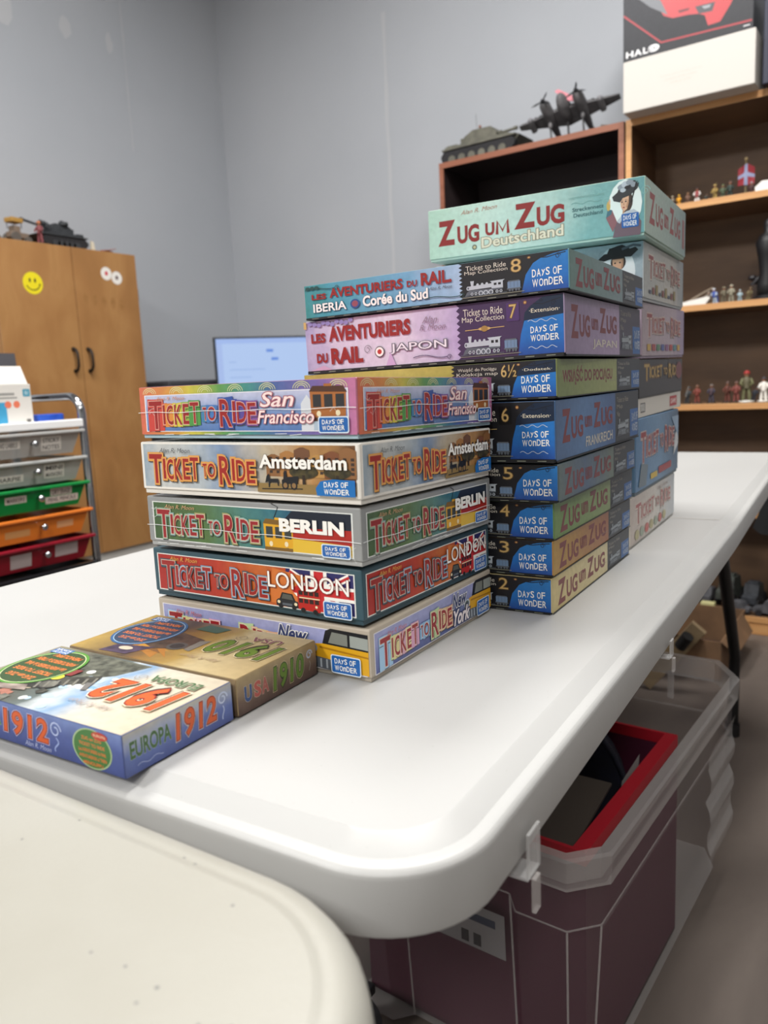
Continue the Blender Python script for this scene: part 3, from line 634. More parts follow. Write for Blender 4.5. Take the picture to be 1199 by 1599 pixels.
for k, x, y, yaw, h, z, tx, ty, num, label, lidc, sbg, basec, sub, word in maps:
    tall = h > .05
    o, f, s, t = game_box('game_box', x, y, yaw, .298, .298, h, z, tx, ty, label, mat(lidc, .42), mat('#1d1e22', .5), GRP['m'], .05, .001, .0008)
    art = [(0, lidc), (.5, sbg[-1][1]), (.7, lidc)]
    if k == 'M8': art = [(0, '#3f8f8c'), (.12, '#4f9fb2'), (.4, '#72aacb'), (.64, '#a9c4e0')]
    if k == 'M7': art = [(0, '#b0a5ca'), (.15, '#d6cbdf'), (.4, '#dfd5e5'), (.64, '#b8a6cf')]
    if k == 'M65': art = [(0, '#b9a452'), (.4, '#c9bb62'), (.64, '#b2a650')]
    map_front(f, num, art, '#3f2950' if k == 'M7' else '#15151a', 'Wsiąść do Pociągu' if k == 'M65' else 'Ticket to Ride', 'Kolekcja map' if k == 'M65' else 'Map Collection', tall, word)
    ra = mat('#93221f', .4); ro = [(.035, mat('#e6dfe0', .4))]
    if k == 'M8':
        for tx_, a in (('LES', (.035, .56, .1, .72)), ('AVENTURIERS', (.115, .56, .42, .83)), ('DU', (.435, .58, .475, .74)), ('RAIL.', (.49, .56, .605, .9))): f.text(tx_, *a, ra, ro, bold=.04)
        f.text('IBERIA', .04, .2, .185, .44, white, [(.05, mat('#2f5f74'))], bold=.02); f.ell(.222, .32, .02, .13, mat('#2d4f8a')); f.ell(.222, .32, .013, .085, mat('#8f4a5a'))
        f.text('Corée du Sud', .255, .2, .515, .5, white, [(.05, mat('#2f5f74'))], bold=.03); author(f, .52, .42, .605, .5, mat('#4a4a4a'))
        swirl_corner(f, .5, .2, mat('#22413f')); swirl_corner(f, .008, .86, mat('#22413f'))
        for tx_ in range(3): f.ell(.02 + tx_ * .02, .9, .01, .05, mat('#1f4a48'))
    if k == 'M7':
        for tx_, a in (('LES', (.03, .58, .095, .76)), ('AVENTURIERS', (.11, .58, .455, .86)), ('DU', (.05, .2, .1, .38)), ('RAIL', (.115, .16, .255, .46))): f.text(tx_, *a, ra, ro, bold=.05)
        f.text('JAPON', .37, .26, .59, .44, mat('#e9e6ec'), [(.06, mat('#6d6a74'))]); f.curl(.275, .38, .005, mat('#777078')); f.ell(.325, .32, .02, .1, mat('#4a3f44')); f.ell(.325, .32, .017, .085, white); f.ell(.325, .32, .009, .045, mat('#b8302a'))
        f.text('Alan', .5, .74, .56, .86, mat('#8f7a8c'), shear=.4); f.text('R. Moon', .49, .62, .59, .72, mat('#8f7a8c'), shear=.4)
        swirl_corner(f, .46, .16, mat('#4d3a5c')); f.rect(.0, .86, .012, .993, gold)
        f.poly([(.02, .06), (.12, .06), (.08, .15)], mat('#c8a3bf')); f.poly([(.35, .06), (.37, .3), (.39, .06)], mat('#c9a9cf'))
        for i in range(10): f.ell(.03 + i * .02, .95 - .02 * (i % 3), .01, .04, mat('#8f83b8'))
    if k == 'M65': f.text('WSIĄŚĆ DO POCIĄGU', .06, .45, .55, .8, mat('#2b2a1c'), bold=.03)
    f.build('front_print', o)
    zug_side(s, sbg, '#2a2d33' if k != 'M7' else '#3a3346', 'WSIĄŚĆ DO POCIĄGU' if k == 'M65' else None, sub, tall)
    s.build('side_print', o)

# the big boxes -----------------------------------------------------------
def big_side(f, bg, ti, outc, k):
    f.rect(.004, .05, .996, .99, grad(bg, 'u', .42, .12)); o = mat(outc, .42)
    if k == 'B6':
        for t, a, b, c, e in (('Z', .08, .2, .25, .8), ('UG', .22, .38, .27, .68), ('um', .41, .52, .36, .62), ('Z', .55, .66, .33, .84), ('UG', .68, .84, .33, .72)): f.text(t, a, c, b, e, ti, [(.03, o)], bold=.035)
        f.rect(.9, .2, .96, .8, mat('#8a4a4c', .42))
    else: title(f, .1, .42 if k != 'B3' else .46, .88, .8 if k != 'B3' else .86, (ti, o), o, 0)
    if k == 'B4':
        for i, c in enumerate(('#b8963f', '#9a3f3f', '#4a7a5a', '#3f4f8a', '#7a4a7a', '#a3352f', '#4a7f8a', '#c09a4a')): f.rect(.1 + i * .1, .14, .17 + i * .1, .26, mat(c, .42))
    if k == 'B5':
        for i in range(9): f.rect(.1 + i * .075, .14, .15 + i * .075, .2 + .06 * (i % 3), mat(('#2f3a52', '#7a3f3a', '#8a7a4a')[i % 3], .42))
    if k == 'B2': f.rect(.3, .12, .45, .2, mat('#c9a92f', .42)); f.rect(.48, .14, .8, .24, mat('#9a2f33', .42)); f.poly([(.86, .3), (.99, .45), (.99, .7), (.9, .62)], mat('#c4c8cc', .42)); f.poly([(.8, .9), (.99, .9), (.99, .55)], mat('#8aa3bc', .42)); f.poly([(.05, .1), (.2, .08), (.24, .35), (.1, .4)], mat('#6c7a84'))
    if k == 'B1':
        for i in range(7): f.ell(.12 + i * .1, .2, .04, .1, mat(('#a9a27a', '#8f9a8a', '#b2564f')[i % 3], .42))
        f.text('ALAN R. MOON', .55, .85, .8, .92, mat('#8a6f66'))
    if k == 'B3': f.ell(.9, .65, .08, .26, mat('#6b3138', .42))
big = [('B1', -.3172, 1.0296, 3.70, 0.0694, .7407, .0001, .0007, 'cream-white big game box, bottom of the rear stack', '#cfcac2', '#b7b2aa', [(0, '#b9aca4'), (.5, '#d2ccc4'), (1, '#b4bac0')], '#9a4a4a', '#c7b9ae', 0),
       ('B2', -.3157, 1.0467, 3.87, 0.1036, 0.8101, .0001, .0034, 'extra tall blue big game box in the rear stack', '#5f7f9f', '#55646f', [(0, '#4f7aa3'), (.5, '#6f93b5'), (1, '#47607a')], '#8f3438', '#b8a8a4', 0),
       ('B3', -.3174, 1.0652, 3.49, 0.0782, 0.9144, .0002, .0091, 'black-lidded game box with gold lettering over a white base', '#2b2a2c', '#d0ccc4', [(0, '#252427'), (1, '#343033')], '#a98a42', '#5a3f24', .33),
       ('B4', -.3163, 1.0725, 3.64, 0.0744, 0.9937, .0005, .0146, 'mauve big game box with row of coloured squares', '#b29fb0', '#a08fa4', [(0, '#a898a0'), (.7, '#b6a6b2'), (1, '#8f80a3')], '#8f3a3e', '#c2b0a6', 0),
       ('B5', -.3096, 1.0567, 4.62, 0.0739, 1.0686, .0010, .0146, 'silver-grey big game box with black-hatted figure, second from the top', '#c3c9cc', '#b4babd', [(0, '#b0b4b2'), (.7, '#c0bdb6'), (1, '#7f8a92')], '#8f3a3a', '#c9c0b4', 0),
       ('B6', -.2980, 1.0215, 4.75, 0.0698, 1.1437, .0021, .0100, 'pale mint green big game box with lady in feathered hat, top of the rear stack', '#b3cfc0', '#a9c2b6', [(0, '#a9bdb2'), (.6, '#98aca6'), (1, '#7f9696')], '#8a2c2c', '#c7c4b4', 0)]
for k, x, y, yaw, h, z, tx, ty, label, lidc, basec, bg, tic, outc, bh in big:
    o, f, s, t = game_box('game_box', x, y, yaw, .298, .298, h, z, tx, ty, label, mat(lidc, .45), mat(basec, .5), GRP['b'], bh or .05)
    if k == 'B3':
        s0 = s; w_ = .298
        s = Face(lambda u, v, kk: s0.fn(u, .34 + v * .66, kk), .298, h * .66)
        big_side(s, bg, mat(tic, .42), outc, k); s.build('side_print', o)
        q = Face(lambda u, v, kk: s0.fn(u, v * .33, kk - .0012), .298, h * .33)
        q2 = q.sub(); q2.rect(.7, .2, .88, .8, mat('#b0353a')); q2.text('GAME', .72, .35, .86, .65, white); q2.build('base_logo', o)
        q.rect(.05, .25, .14, .75, mat('#4a4a4c'))
        for i in range(6): q.rect(.055 + i * .013, .3, .061 + i * .013, .7, white)
        q.build('barcode', o)
    else:
        big_side(s, bg, mat(tic, .42), outc, k); s.build('side_print', o)
    if k == 'B6':
        f.rect(.004, .05, .996, .99, grad([(0, '#b5d5c2'), (.3, '#cde2d5'), (.6, '#b4d0c7'), (.8, '#7fb0ae'), (1, '#6aa0a4')], 'u', .42, .12))
        for i in range(8): f.curl(.72 + .04 * i, .75 + .1 * (i % 3 - 1), .006, mat('#86b4ae'))
        zr = mat('#8d1f1d', .38); zo = [(.03, mat('#dfe3d4', .4))]
        for t_, a, b, c, e in (('Z', .05, .14, .28, .76), ('UG', .15, .26, .28, .62), ('U', .29, .335, .36, .6), ('Z', .43, .53, .4, .86), ('UG', .535, .66, .4, .75)): f.text(t_, a, c, b, e, zr, zo if t_ != 'M' else (), bold=.045 if t_ != 'M' else .006)
        f.line([(.347, .36), (.35, .6), (.374, .42), (.398, .6), (.401, .36)], .0052, zo[0][1]); f.line([(.347, .36), (.35, .6), (.374, .42), (.398, .6), (.401, .36)], .0042, zr); f.text('Alan R. Moon', .17, .82, .35, .9, mat('#b8806a'), shear=.35, slope=.15)
        f.text('Deutschland', .27, .14, .655, .34, mat('#e3d8c0'), [(.06, mat('#8f7f68'))], bold=.02, slope=.1); f.ell(.235, .18, .012, .05, mat('#4f5a50')); f.ell(.235, .18, .007, .03, mat('#c0b48a'))
        f.text('Streckennetz', .695, .56, .83, .63, mat('#3f6a6c'), bold=.02, slope=.05); f.text('Deutschland', .70, .46, .825, .53, mat('#3f6a6c'), bold=.02, slope=.05)
        f.line([(.69 + .01 * i, .7 + .02 * math.sin(i)) for i in range(14)], .0005, mat('#6f9c98')); f.text('WEITERENTWICKLUNG', .68, .78, .83, .82, mat('#7fa8a2'))
        lady(f, (.835, .06, .985, .97), mat('#2c2e33'), mat('#3a2a22'), mat('#6a5560'), mat('#8a5a60')); f.rr(.905, .16, .975, .4, .0015, badge_b); dow(f, .91, .18, .97, .38); f.build('front_print', o)
    elif k == 'B5':
        f.rect(.004, .05, .996, .99, grad([(0, '#b9c3c8'), (.6, '#c9d0d3'), (1, '#9fb0ba')], 'u', .42, .12))
        for i in range(9): f.curl(.6 + .045 * i, .7 + .12 * (i % 2), .007, mat('#94a3ad'))
        f.ell(.88, .5, .085, .46, mat('#dde3e6')); skin = mat('#c99c7d')
        r = (.79, .1, .985, .985); P(f, r, [(.15, 0), (.85, 0), (.82, .3), (.62, .44), (.40, .44), (.2, .28)], blk); P(f, r, [(.42, .44), (.6, .44), (.52, .3)], mat('#8d959c'))
        EL(f, r, .52, .66, .17, .16, mat('#241a16')); P(f, r, [(.39, .72), (.40, .58), (.46, .47), (.55, .47), (.63, .57), (.64, .72)], skin); P(f, r, [(.58, .52), (.63, .57), (.64, .72), (.6, .7)], mat('#a67c60'))
        P(f, r, [(.06, .74), (.2, .70), (.5, .76), (.8, .74), (.96, .86), (.9, .92), (.6, .86), (.2, .84)], blk); P(f, r, [(.26, .82), (.32, .94), (.6, .99), (.76, .92), (.78, .84)], blk); f.line([box_in(f, r)(.6, .9), box_in(f, r)(.85, .96), box_in(f, r)(1.02, .93)], .003, mat('#55606a'))
        EL(f, r, .45, .645, .022, .016, blk); EL(f, r, .56, .65, .022, .016, blk); EL(f, r, .5, .535, .032, .012, mat('#8f4a42')); f.build('front_print', o)

# the two small flat boxes ------------------------------------------------
def badge_oval(f, u, v, ru, rv, rim, body, ink, lines, slope=0):
    f.ell(u, v, ru, rv, rim, 40); f.ell(u, v, ru * .93, rv * .93, mat('#cfd8a8' if rim == mat('#4f8a33', .4) else '#a9c6de', .4), 40); f.ell(u, v, ru * .91, rv * .91, body, 40)
    n = len(lines)
    for i, (t, wd) in enumerate(lines):
        vv = v + rv * (.55 - 1.2 * i / (n - 1)); f.text(t, u - ru * wd, vv - rv * .07, u + ru * wd, vv + rv * .1, ink, bold=.03)
L5 = [('ZUG um ZUG', .5), ('TICKET TO RIDE', .7), ('Les AVENTURIERS du RAIL', .74), ('AVENTUREROS al TREN', .72), ('MENOLIPPU', .5)]
orange = mat('#d9763a', .4)
# blue-grey one with the orange year
o, f, s, t = game_box('game_box', -.3935, .2738, 2.9, .19, .0968, .0297, .7404, 0, 0, 'small flat game box with orange year 1912, over the table corner', mat('#59669a', .42), mat('#4b578a', .45), GRP['s'], .06, .001)
def year(f, txt, a, cols, ou, th=.03, slope=0.):
    u0, v0, u1, v1 = a
    f.text(txt, u0 + .006, v0 - .03, u1 + .006, v1 - .03, mat('#3a2a22', .4), bold=th + .01, shear=.12, slope=slope, sp=1.08)
    f.text(txt, u0, v0, u1, v1, cols[0], [(th + .03, ou), (th + .012, cols[1])], bold=th - .02, shear=.12, slope=slope, sp=1.08)
oc = (mat('#c8551f', .4), mat('#7c2018', .4)); lo = mat('#e9d6a8', .4)
f.rect(.003, .05, .997, .99, grad([(0, '#3f4c86'), (.6, '#4a5a98'), (1, '#6f83b8')], 'v', .42, .12))
f.text('EUROPA', .12, .4, .335, .72, mat('#3d6b2c'), [(.05, mat('#9fb58a'))], bold=.03)
year(f, '1912', (.35, .28, .61, .86), oc, mat('#b9b4d0', .4), .04)
f.text('Alan R. Moon', .47, .1, .62, .22, mat('#aeb6d8'), shear=.35)
f.curl(.655, .68, .006, mat('#aab7dc'), .0012); f.line([(.655 + .012 * math.sin(i * .5), .5 - .03 * i) for i in range(12)], .0012, mat('#8f9fd0'))
f.ell(.845, .5, .1, .46, mat('#9fb58a', .4), 32); f.ell(.845, .5, .093, .43, mat('#3c7036', .4), 32)
for i, (tt, wd) in enumerate((('ZUG um ZUG', .05), ('TICKET TO RIDE', .065), ('Les AVENTURIERS du RAIL', .07), ('AVENTUREROS al TREN', .07), ('MENOLIPPU', .05))): f.text(tt, .845 - wd, .68 - .14 * i, .845 + wd, .76 - .14 * i, orange, bold=.02)
f.ell(.89, .84, .04, .09, mat('#b23a2a')); f.text('EUROPA', .86, .81, .92, .87, cream)
f.build('front_print', o)
s.rect(.003, .05, .997, .99, grad([(0, '#42508c'), (.45, '#5f70ab'), (.75, '#9aa3bd'), (1, '#b6b2a4')], 'v', .42, .15))
s.text('EUROPA', .05, .38, .40, .78, mat('#3d5f33'), [(.04, mat('#b9c0b0'))], bold=.03, slope=-.0); year(s, '1912', (.44, .26, .83, .88), oc, mat('#c9bdb4', .4), .04)
s.curl(.9, .7, .005, mat('#b9c3da'), .0012); s.line([(.9 + .01 * math.sin(i * .5), .52 - .03 * i) for i in range(12)], .001, mat('#aab6d6')); s.line([(.1 + .02 * i, .2 + .03 * math.sin(i)) for i in range(12)], .0006, mat('#8f9bc4'))
s.build('side_print', o)
# the top print reads from the far side: u runs right to left, v towards the viewer
def top_1912(t):
    t.rect(.003, .003, .997, .997, grad([(0, '#c4b8a2'), (.3, '#cbc3b3'), (.42, '#7f9fc0'), (.5, '#bfc6c9'), (.56, '#5f6a68'), (.7, '#55574f'), (1, '#8f8a72')], 'u', .4, .1, 6))
    nz = lambda a, b, s_=90: noisy([(.32, a), (.68, b)], (s_, s_, s_), .42)
    dk = nz('#1f201d', '#4d4d44'); md = nz('#45463f', '#7a7a70'); hs = nz('#6f625c', '#a89a90'); wh = mat('#dfe0dc'); bl = mat('#7aa3cc')
    t.poly([(.4, .03), (.75, .03), (.8, .35), (.58, .5), (.46, .3)], nz('#2f322b', '#6a6d60', 140))
    for i in range(16): t.ell(.42 + random.uniform(0, .2), random.uniform(.2, .97), random.uniform(.012, .03), random.uniform(.02, .05), random.choice((bl, wh, mat('#a9c4de'))))
    for i in range(20): u, v = random.uniform(.55, .96), random.uniform(.66, .97); t.poly([(u, v), (u + .04, v - .01), (u + .045, v + .05), (u + .02, v + .08), (u, v + .05)], random.choice((hs, md, dk, mat('#b2a68f'), mat('#a06a5a'))))
    t.poly([(.5, .35), (.72, .6), (.86, .72), (.8, .82), (.66, .74), (.47, .46)], dk); t.ell(.63, .64, .05, .085, mat('#2a2a29')); t.ell(.63, .64, .038, .065, md)
    for i in range(7): t.line([(.5 + i * .03, .4 + i * .04), (.47 + i * .03, .5 + i * .04)], .002, mat('#77756c'))
    t.poly([(.7, .72), (.95, .86), (.93, .93), (.66, .8)], hs); t.poly([(.5, .5), (.46, .62), (.44, .6), (.47, .48)], mat('#6c6a68'))
    t.poly([(.62, .34), (.72, .36), (.72, .48), (.62, .46)], mat('#7a2b2b')); t.ell(.66, .52, .028, .05, mat('#d9c23a'))
    badge_oval(t, .82, .42, .165, .36, mat('#4f8a33', .4), mat('#2f4a26', .4), orange, L5)
    t.rect(.86, .06, .97, .16, mat('#3a6aa8')); dow(t, .865, .07, .965, .15)
    f2_ = t
    f2_.text('EUROPA', .05, .16, .30, .27, mat('#3f5f3a'), [(.05, mat('#cfcdb8'))], bold=.03); f2_.curl(.34, .24, .006, mat('#8f8478')); year(f2_, '1912', (.045, .32, .40, .66), oc, mat('#efe0bf', .4), .05, .03)
    f2_.text('Alan R. Moon', .2, .74, .42, .8, mat('#a09088'), shear=.35)
# rotate the lettering into reading direction: u right-to-left on the lid, long side = u
top_1912(t); t.build('top_print', o)
o, f, s, t = game_box('game_box', -.3975, .3748, 3.0, .186, .0955, .0297, .7404, 0, 0, 'small flat sand-brown game box with green year 1910', mat('#a8926c', .42), mat('#5b4636', .45), GRP['s'], .06, .001)
gc = (mat('#5d7a24', .4), mat('#2a3414', .4))
s.rect(.003, .05, .997, .99, grad([(0, '#4a3530'), (.35, '#6b5548'), (.65, '#8f7a60'), (1, '#a8946c')], 'v', .42, .18))
for ch, a, c in (('U', .08, '#2f4a7a'), ('S', .19, '#a9534a'), ('A', .28, '#9f5a52')): s.text(ch, a, .3, a + .085, .72, mat(c), [(.06, mat('#e0d6c2'))], bold=.05)
year(s, '1910', (.42, .2, .82, .84), gc, mat('#c2b48a', .4), .05); s.curl(.9, .7, .004, mat('#a9b3c4'), .0014); s.line([(.9 + .01 * math.sin(i * .5), .52 - .03 * i) for i in range(10)], .001, mat('#8f8478'))
s.build('side_print', o)
f.rect(.003, .05, .997, .99, grad([(0, '#5a473a'), (1, '#9a8462')], 'v', .42, .15)); f.text('USA', .2, .3, .4, .75, mat('#2f4a7a'), [(.05, cream)]); year(f, '1910', (.45, .25, .75, .85), gc, cream, .04); f.build('front_print', o)
t.rect(.003, .003, .997, .997, grad([(0, '#b39e72'), (.3, '#c2b188'), (.42, '#a88a48'), (.55, '#8f6a34'), (.7, '#4f3f33'), (1, '#b89a52')], 'u', .4, .1, 6))
for i in range(14): t.poly([(.42 + random.uniform(0, .4), random.uniform(.55, .95)) for _ in range(1)] * 1 + [(.5 + random.uniform(0, .3), random.uniform(.5, .98)), (.46 + random.uniform(0, .3), random.uniform(.5, .98))], mat(random.choice(('#c08a34', '#7a5228', '#a8702c'))))
t.poly([(.46, .4), (.68, .3), (.78, .62), (.6, .75), (.44, .62)], noisy([(.3, '#241b18'), (.7, '#5a4638')], (110, 110, 110), .42)); t.poly([(.6, .72), (.8, .8), (.82, .97), (.66, .95)], noisy([(.3, '#2a2136'), (.7, '#574660')], (90, 90, 90), .42)); t.ell(.52, .62, .05, .09, mat('#4d4a48')); t.ell(.52, .62, .035, .06, mat('#2c2a2a'))
t.poly([(.42, .4), (.47, .44), (.46, .66), (.42, .68)], mat('#77726a')); t.ell(.72, .84, .04, .04, mat('#c7b9a4')); t.poly([(.45, .08), (.6, .05), (.62, .2), (.48, .22)], mat('#3f5a4a'))
badge_oval(t, .8, .43, .165, .36, mat('#2f5f8f', .4), mat('#28405c', .4), orange, L5)
t.rect(.84, .06, .95, .16, mat('#3a6aa8')); dow(t, .845, .07, .945, .15)
t.text('USA', .10, .16, .27, .26, mat('#7a4a52'), [(.05, cream)], bold=.03); t.curl(.32, .22, .006, mat('#8f8068')); year(t, '1910', (.045, .30, .38, .62), gc, mat('#e4d6ae', .4), .05, .02)
t.text('Alan R. Moon', .2, .74, .42, .8, mat('#a08a70'), shear=.35); t.build('top_print', o)
# ------------------------------------------------------------------ translucent storage bin and what is in it
clear = plastic_clear('#bdb3b3', .11, .35); clear2 = plastic_clear('#c9c5c3', .34, .3); edge_c = plastic_clear('#cfcac8', .35, .25)
byaw = -2.0
bt = thing('storage_bin', 'large clear plastic storage bin on the floor under the table edge', 'bin', (-.2925, .822, 0), R(byaw))
def bin_ring(off, z, s=0.):
    # footprint, x to the left is negative; off shrinks inwards
    o = off
    pts = [(-o, .042 + o * .4), (-.037 - o * .4, o), (-.112 + o * .0, o), (-.135, .028 + o), (-.315, .028 + o), (-.338, o), (-.413 + o * .4, o), (-.45 + o, .042 + o * .4),
           (-.45 + o, .70 - o * .4), (-.40 + o * .4, .775 - o), (-.05 - o * .4, .775 - o), (-o, .70 - o * .4)]
    return [(x, y, z) for x, y in pts]
def skin(q, rings, m, closed=False):
    n = len(rings[0]); vs = [p for r in rings for p in r]
    q.add(vs, [[k * n + j, k * n + (j + 1) % n, (k + 1) * n + (j + 1) % n, (k + 1) * n + j] for k in range(len(rings) - 1) for j in range(n)], m)
q = MB(); skin(q, [bin_ring(.030, .004), bin_ring(.012, .292), bin_ring(.006, .294), bin_ring(.004, .36)], clear)
q.add(bin_ring(.030, .004), [list(range(12))], clear2); q.build('shell', bt)
q = MB(); skin(q, [bin_ring(.004, .355), bin_ring(-.004, .357), bin_ring(-.006, .396), bin_ring(-.003, .400), bin_ring(.010, .400), bin_ring(.010, .358)], clear2); q.build('rim', bt)
q = MB(); skin(q, [bin_ring(.0108, .2905), bin_ring(.0098, .2915), bin_ring(.0108, .2935)], edge_c); q.build('step_line', bt)
ribs = [(0, .0), (-.037, 0)]
for i in (0, 1, 3, 4):
    a = bin_ring(.0285, .006)[i]; b = bin_ring(.0105, .29)[i]; q = MB(); q.tube([a, b], .0016, edge_c, 6); q.build('corner_rib', bt)
for k in range(3):
    q = MB(); q.box((-.14 - .08 * k, .767, .335), (.012, .008, .06), edge_c, .002); q.build('end_rib', bt)
q = MB(); wav = [(.0 + .012 * abs(math.sin(k * .55)) + .006, .40 + .022 * k) for k in range(13)]
pts = [(-.012, .62, .05)]
prof_g = [(-.006 + .010 * abs(math.sin(k * .9)), .09 + .02 * k) for k in range(13)]
vs = [(x, y, z) for x, z in prof_g for y in (.52, .69)]
q.add(vs, [[2 * k, 2 * k + 1, 2 * k + 3, 2 * k + 2] for k in range(12)], plastic_clear('#d2d0d0', .3, .2)); q.build('ribbed_grip', bt)
q = MB(); q.add([(-.15, .0275 + .024, .175), (-.30, .0275 + .024, .175), (-.30, .0275 + .0215, .245), (-.15, .0275 + .0215, .245)], [[0, 1, 2, 3]], mat('#8f8d8e', .5)); lab = q.build('label', bt)
q = MB()
for k in range(2): q.box((-.215 + .02 * k, .0505, .19), (.012, .0006, .018), blk)
q.box((-.20, .0495, .225), (.07, .0006, .012), mat('#23324a')); q.build('label_print', lab)
# contents -----------------------------------------------------------------
redb = mat('#a3081f', .55); redd = mat('#5c0616', .6)
rb = thing('open_box', 'open red box, shade painted dark into its outer walls, inside the clear storage bin', 'box', (-.2925, .822, 0), R(byaw))
def wallbox(q, x0, x1, y0, y1, z0, z1, t, m, mi):
    q.box(((x0 + x1) / 2, (y0 + y1) / 2, z0 + t / 2), (x1 - x0, y1 - y0, t), mi)
    q.box((x0 + t / 2, (y0 + y1) / 2, (z0 + z1) / 2), (t, y1 - y0, z1 - z0), m); q.box((x1 - t / 2, (y0 + y1) / 2, (z0 + z1) / 2), (t, y1 - y0, z1 - z0), m)
    q.box(((x0 + x1) / 2, y0 + t / 2, (z0 + z1) / 2), (x1 - x0 - 2 * t, t, z1 - z0), m); q.box(((x0 + x1) / 2, y1 - t / 2, (z0 + z1) / 2), (x1 - x0 - 2 * t, t, z1 - z0), m)
q = MB(); wallbox(q, -.405, -.038, .064, .462, .010, .352, .006, mat('#47102a', .6), mat('#1d0a10', .7)); q.build('box_body', rb)  # red box; the shade under the table is put into its wall colour
q = MB()
for x0, y0, x1, y1 in ((-.405, .064, -.399, .462), (-.058, .064, -.038, .462), (-.399, .064, -.058, .070), (-.399, .456, -.058, .462)): q.box(((x0 + x1) / 2, (y0 + y1) / 2, .361), (x1 - x0, y1 - y0, .020), redb)
for x0, y0, x1, y1 in ((-.399, .070, -.3985, .456), (-.0445, .070, -.044, .456)): q.box(((x0 + x1) / 2, (y0 + y1) / 2, .20), (x1 - x0, y1 - y0, .34), redb)
q.build('red_rim_inside', rb)
cb = tag(MB().build('x'), 'x', 'x'); bpy.data.objects.remove(cb)
q = MB(); q.box((0, 0, 0), (.22, .16, .004), mat('#3f3730', .7), rot=Matrix.Rotation(R(8), 4, 'X')); cbo = q.build('cardboard_sheet', loc=(-.475, 1.02, .345)); tag(cbo, 'grey-brown cardboard sheet lying in the red box', 'cardboard')
q = MB(); dv = [(.0 + .075 * math.cos(R(t)), .09 * math.sin(R(t))) for t in range(0, 181, 12)]
nv = noisy([(.3, '#0b0d18'), (.7, '#12152a')], (40, 40, 40), .8)
vs = []
for k in range(6):
    s_ = 1 - k * .02
    for t in range(0, 181, 12): vs.append((-.16 + .15 * math.cos(R(t)) * s_, .012 * k, (.23 + .175 * math.sin(R(t)) * s_) if 0 < t < 180 else 0))
n = 16
q.add(vs, [[k * n + j, k * n + j + 1, (k + 1) * n + j + 1, (k + 1) * n + j] for k in range(5) for j in range(n - 1)] + [list(range(n)), list(range(5 * n, 6 * n))[::-1]], nv)
cp = thing('cap', 'dark navy cap standing on edge inside the red box', 'cap', (-.362, 1.215, .0165), R(6)); q.build('crown', cp)
q = MB(); q.tube([(-.16 + .152 * math.cos(R(t)), -.004, .23 + .177 * math.sin(R(t))) for t in range(0, 181, 12)], .005, nv, 6); q.build('brim', cp)
q = MB(); q.add([(0, 0, 0), (.012, .05, .0), (.018, .055, .10), (.004, .01, .07)], [[0, 1, 2, 3]], mat('#8d8a88', .6)); q.box((.009, .028, -.045), (.004, .05, .1), mat('#8d8a88', .6)); pc = q.build('paper_slip', loc=(-.365, 1.125, .275)); tag(pc, 'grey paper slip tucked beside the navy cap', 'paper')
# clear clips on the table edge -------------------------------------------
cl = plastic_clear('#d9d9d9', .38, .12)
for i, (a, s_) in enumerate(((.405, .62), (.80, .40))):
    p0 = fr(-.1575, a, TT - .046)
    c = thing('table_clip', ('clear plastic clip hanging from the table edge above the bin' , 'small clear plastic clip further along the table edge')[i], 'clip', p0, R(3.2), None)
    q = MB(); q.box((0.0012, 0, .004 * s_), (.0022, .030 * s_, .046 * s_), cl, .0006); q.box((-.016 * s_, 0, -.020 * s_), (.036 * s_, .030 * s_, .0022), cl, .0006); q.build('clamp', c)
    q = MB(); q.box((.004, -.006 * s_, -.036 * s_), (.003, .014 * s_, .036 * s_), edge_c, .0006); q.build('tab', c)
q = MB()
q.cyl((0, 0, 0), (0, .022, 0), .036, mat('#3a3a40', .6), n=24); q.cyl((0, -.004, 0), (0, 0, 0), .024, mat('#2a2a2e', .6), n=20)
w_ = thing('caster_wheel', 'dark grey caster wheel on the floor beside the clear bin', 'wheel', (-.655, .80, .037)); q.build('tyre', w_)
q = MB(); q.box((0, .011, .05), (.05, .03, .016), mat('#1f1f23', .6), .003); q.build('bracket', w_)
q = MB(); q.tube([(0, 0, 0), (.004, 0, .02), (.012, 0, .026), (.016, 0, .018)], .0035, mat('#b5b3b0', .5)); q.tube([(0, 0, 0), (-.01, .003, -.012), (-.02, .01, -.0265)], .0035, mat('#b5b3b0', .5))
tag(q.build('hook', loc=(-.60, .78, .030)), 'small white plastic hook lying on the floor by the caster wheel', 'hook')

